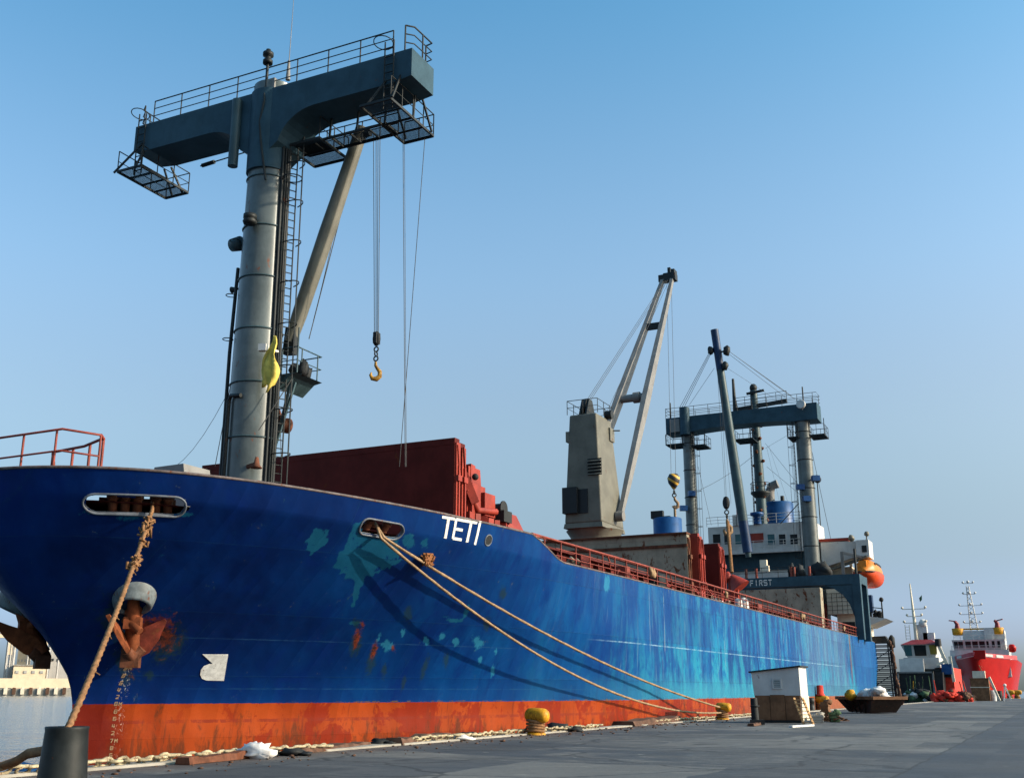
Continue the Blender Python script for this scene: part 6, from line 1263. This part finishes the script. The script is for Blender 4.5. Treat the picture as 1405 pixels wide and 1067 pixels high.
for py,w_ in ((798,1.2),(813,1.4),(829,2.6),(841,2.6),(853,1.9)):
    z=vw(1335,py).z; b.bar(V(mq.x-.3-w_,YW+3.5,z),V(mq.x-.3+w_,YW+3.5,z),.14); b.blob(V(mq.x-.3-w_,YW+3.5,z+.3),.28,8,6,.1); b.blob(V(mq.x-.3+w_,YW+3.5,z+.3),.28,8,6,.1); b.blob(V(mq.x-.3,YW+3.3,z+.4),.35,8,6,.1)
b.link('lattice_mast', M['white'], RV)
b = MB(); b.rail([V(vw(1306,890).x,YW-.2,z1_),V(vw(1384,890).x,YW-.2,z1_)],1.,3,1.6,.06); b.rail([V(vw(1309,877).x,YW,z2),V(vw(1380,877).x,YW,z2)],1.1,3,1.4,.06); b.link('railing', M['white'], RV)
b = MB(); q=vp(1344,900); b.obox(V(q.x,YV+.6,zrim+.9),1.3,.7,1.); b.link('anchor_winch', M['hullred'], RV); b = MB(); b.blob(V(vw(1388,890).x,YW+2,z1_+.3),(1.1,1,1.),10,7,.1); b.link('rescue_boat', M['hullred'], RV)
b = MB(); a_=vp(1343,912,YV-.3); c_=on_z(1380,957); b.tube(sag_line(a_,c_,1.5,20),.09,5); solo(b,'mooring_rope',M['rope'],'thin mooring rope from the red vessel bow to the quay','rope',tuple(c_),'mooring ropes')

# ================================================================== FAR SHORE
dW = ray(50, 948); dW = Vector((dW[0], dW[1], 0)).normalized(); DF = 900.; perp = V(-dW.y, dW.x, 0)     # perp points to the left
def fs_(px, h=0., d=0.):
    r = ray(px, 948); r = Vector((r[0], r[1], 0)); k = DF/r.dot(dW); p = r*k + dW*d; return V(p.x, p.y, h)
pxm = F/DF*1.0
b = MB(); A = fs_(-500); B_ = fs_(240); b.hexa([A+V(0,0,-4),B_+V(0,0,-4),B_+dW*300+V(0,0,-4),A+dW*300+V(0,0,-4),A+V(0,0,3.5),B_+V(0,0,3.5),B_+dW*300+V(0,0,3.5),A+dW*300+V(0,0,3.5)]); o=b.link('far_quay', M['concrete']); o['kind']='structure'
def fh(py): return EYE + (948-py)*DF*1.0/F*1.03
def fbox(b, p0, p1, y0, y1, d=25, dep=20.):
    a=fs_(p0,0,d); c=fs_(p1,0,d); z0,z1q=fh(y0),fh(y1); b.hexa([a+V(0,0,z0),c+V(0,0,z0),c+dW*dep+V(0,0,z0),a+dW*dep+V(0,0,z0),a+V(0,0,z1q),c+V(0,0,z1q),c+dW*dep+V(0,0,z1q),a+dW*dep+V(0,0,z1q)])
g = random.Random(12)
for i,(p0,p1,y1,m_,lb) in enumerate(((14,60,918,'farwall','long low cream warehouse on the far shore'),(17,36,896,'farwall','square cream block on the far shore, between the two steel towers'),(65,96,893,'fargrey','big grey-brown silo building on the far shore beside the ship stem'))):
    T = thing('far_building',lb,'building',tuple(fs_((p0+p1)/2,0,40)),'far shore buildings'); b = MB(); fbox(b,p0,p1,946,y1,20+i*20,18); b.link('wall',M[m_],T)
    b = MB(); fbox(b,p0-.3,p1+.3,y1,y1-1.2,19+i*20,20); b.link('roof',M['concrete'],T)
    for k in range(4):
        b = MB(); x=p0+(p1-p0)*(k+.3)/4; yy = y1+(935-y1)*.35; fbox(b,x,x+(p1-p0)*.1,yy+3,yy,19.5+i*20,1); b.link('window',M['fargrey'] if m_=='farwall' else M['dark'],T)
for i,(p0,p1,y1,lb) in enumerate(((2,12,885,'steel loading tower on the far shore farthest from the ship stem'),(49,62,884,'steel loading tower on the far shore beside the big silo'))):
    T = thing('loading_tower',lb,'tower',tuple(fs_((p0+p1)/2,0,30)),'far shore towers'); b = MB()
    a=fs_(p0,0,28); c=fs_(p1,0,28)
    for q in (a,c,a+dW*7,c+dW*7,a.lerp(c,.5)): b.bar(q, q+V(0,0,fh(y1)), 1.3)
    for k in range(6): z=fh(940)+(fh(y1)-fh(940))*k/5; b.bar(a+V(0,0,z),c+V(0,0,z),.9); b.bar(a+dW*7+V(0,0,z),c+dW*7+V(0,0,z),.9)
    for k in range(5): z=fh(940)+(fh(y1)-fh(940))*k/5; z2_=fh(940)+(fh(y1)-fh(940))*(k+1)/5; b.bar(a+V(0,0,z),c+V(0,0,z2_),.6)
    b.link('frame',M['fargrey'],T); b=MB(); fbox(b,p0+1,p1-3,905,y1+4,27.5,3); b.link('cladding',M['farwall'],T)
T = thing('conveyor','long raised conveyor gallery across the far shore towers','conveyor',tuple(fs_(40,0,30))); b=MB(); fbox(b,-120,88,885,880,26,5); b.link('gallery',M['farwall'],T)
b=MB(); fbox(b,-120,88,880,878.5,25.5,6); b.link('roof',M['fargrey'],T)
b=MB()
for k in range(-100,95,22): q=fs_(k,0,28); b.bar(q,q+V(0,0,fh(884)),1.)
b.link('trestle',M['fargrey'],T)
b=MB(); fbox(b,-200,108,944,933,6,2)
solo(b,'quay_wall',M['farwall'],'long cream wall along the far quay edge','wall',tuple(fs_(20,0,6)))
for i in range(9):
    px=-4+11.5*i; b=MB(); q=fs_(px,1.5,-.5); b.obox(q,1.6,1.2,2.2,math.atan2(dW.y,dW.x)); b.cyl(q+V(0,0,1),q+V(0,0,2.6),1.,1.,10); solo(b,'quay_fender',M['cream' if i%2 else 'debris'],'pale block fender on the far quay wall' if i%2 else 'dark block fender on the far quay wall','fender',tuple(q),'pale fenders on the far quay' if i%2 else 'dark fenders on the far quay')
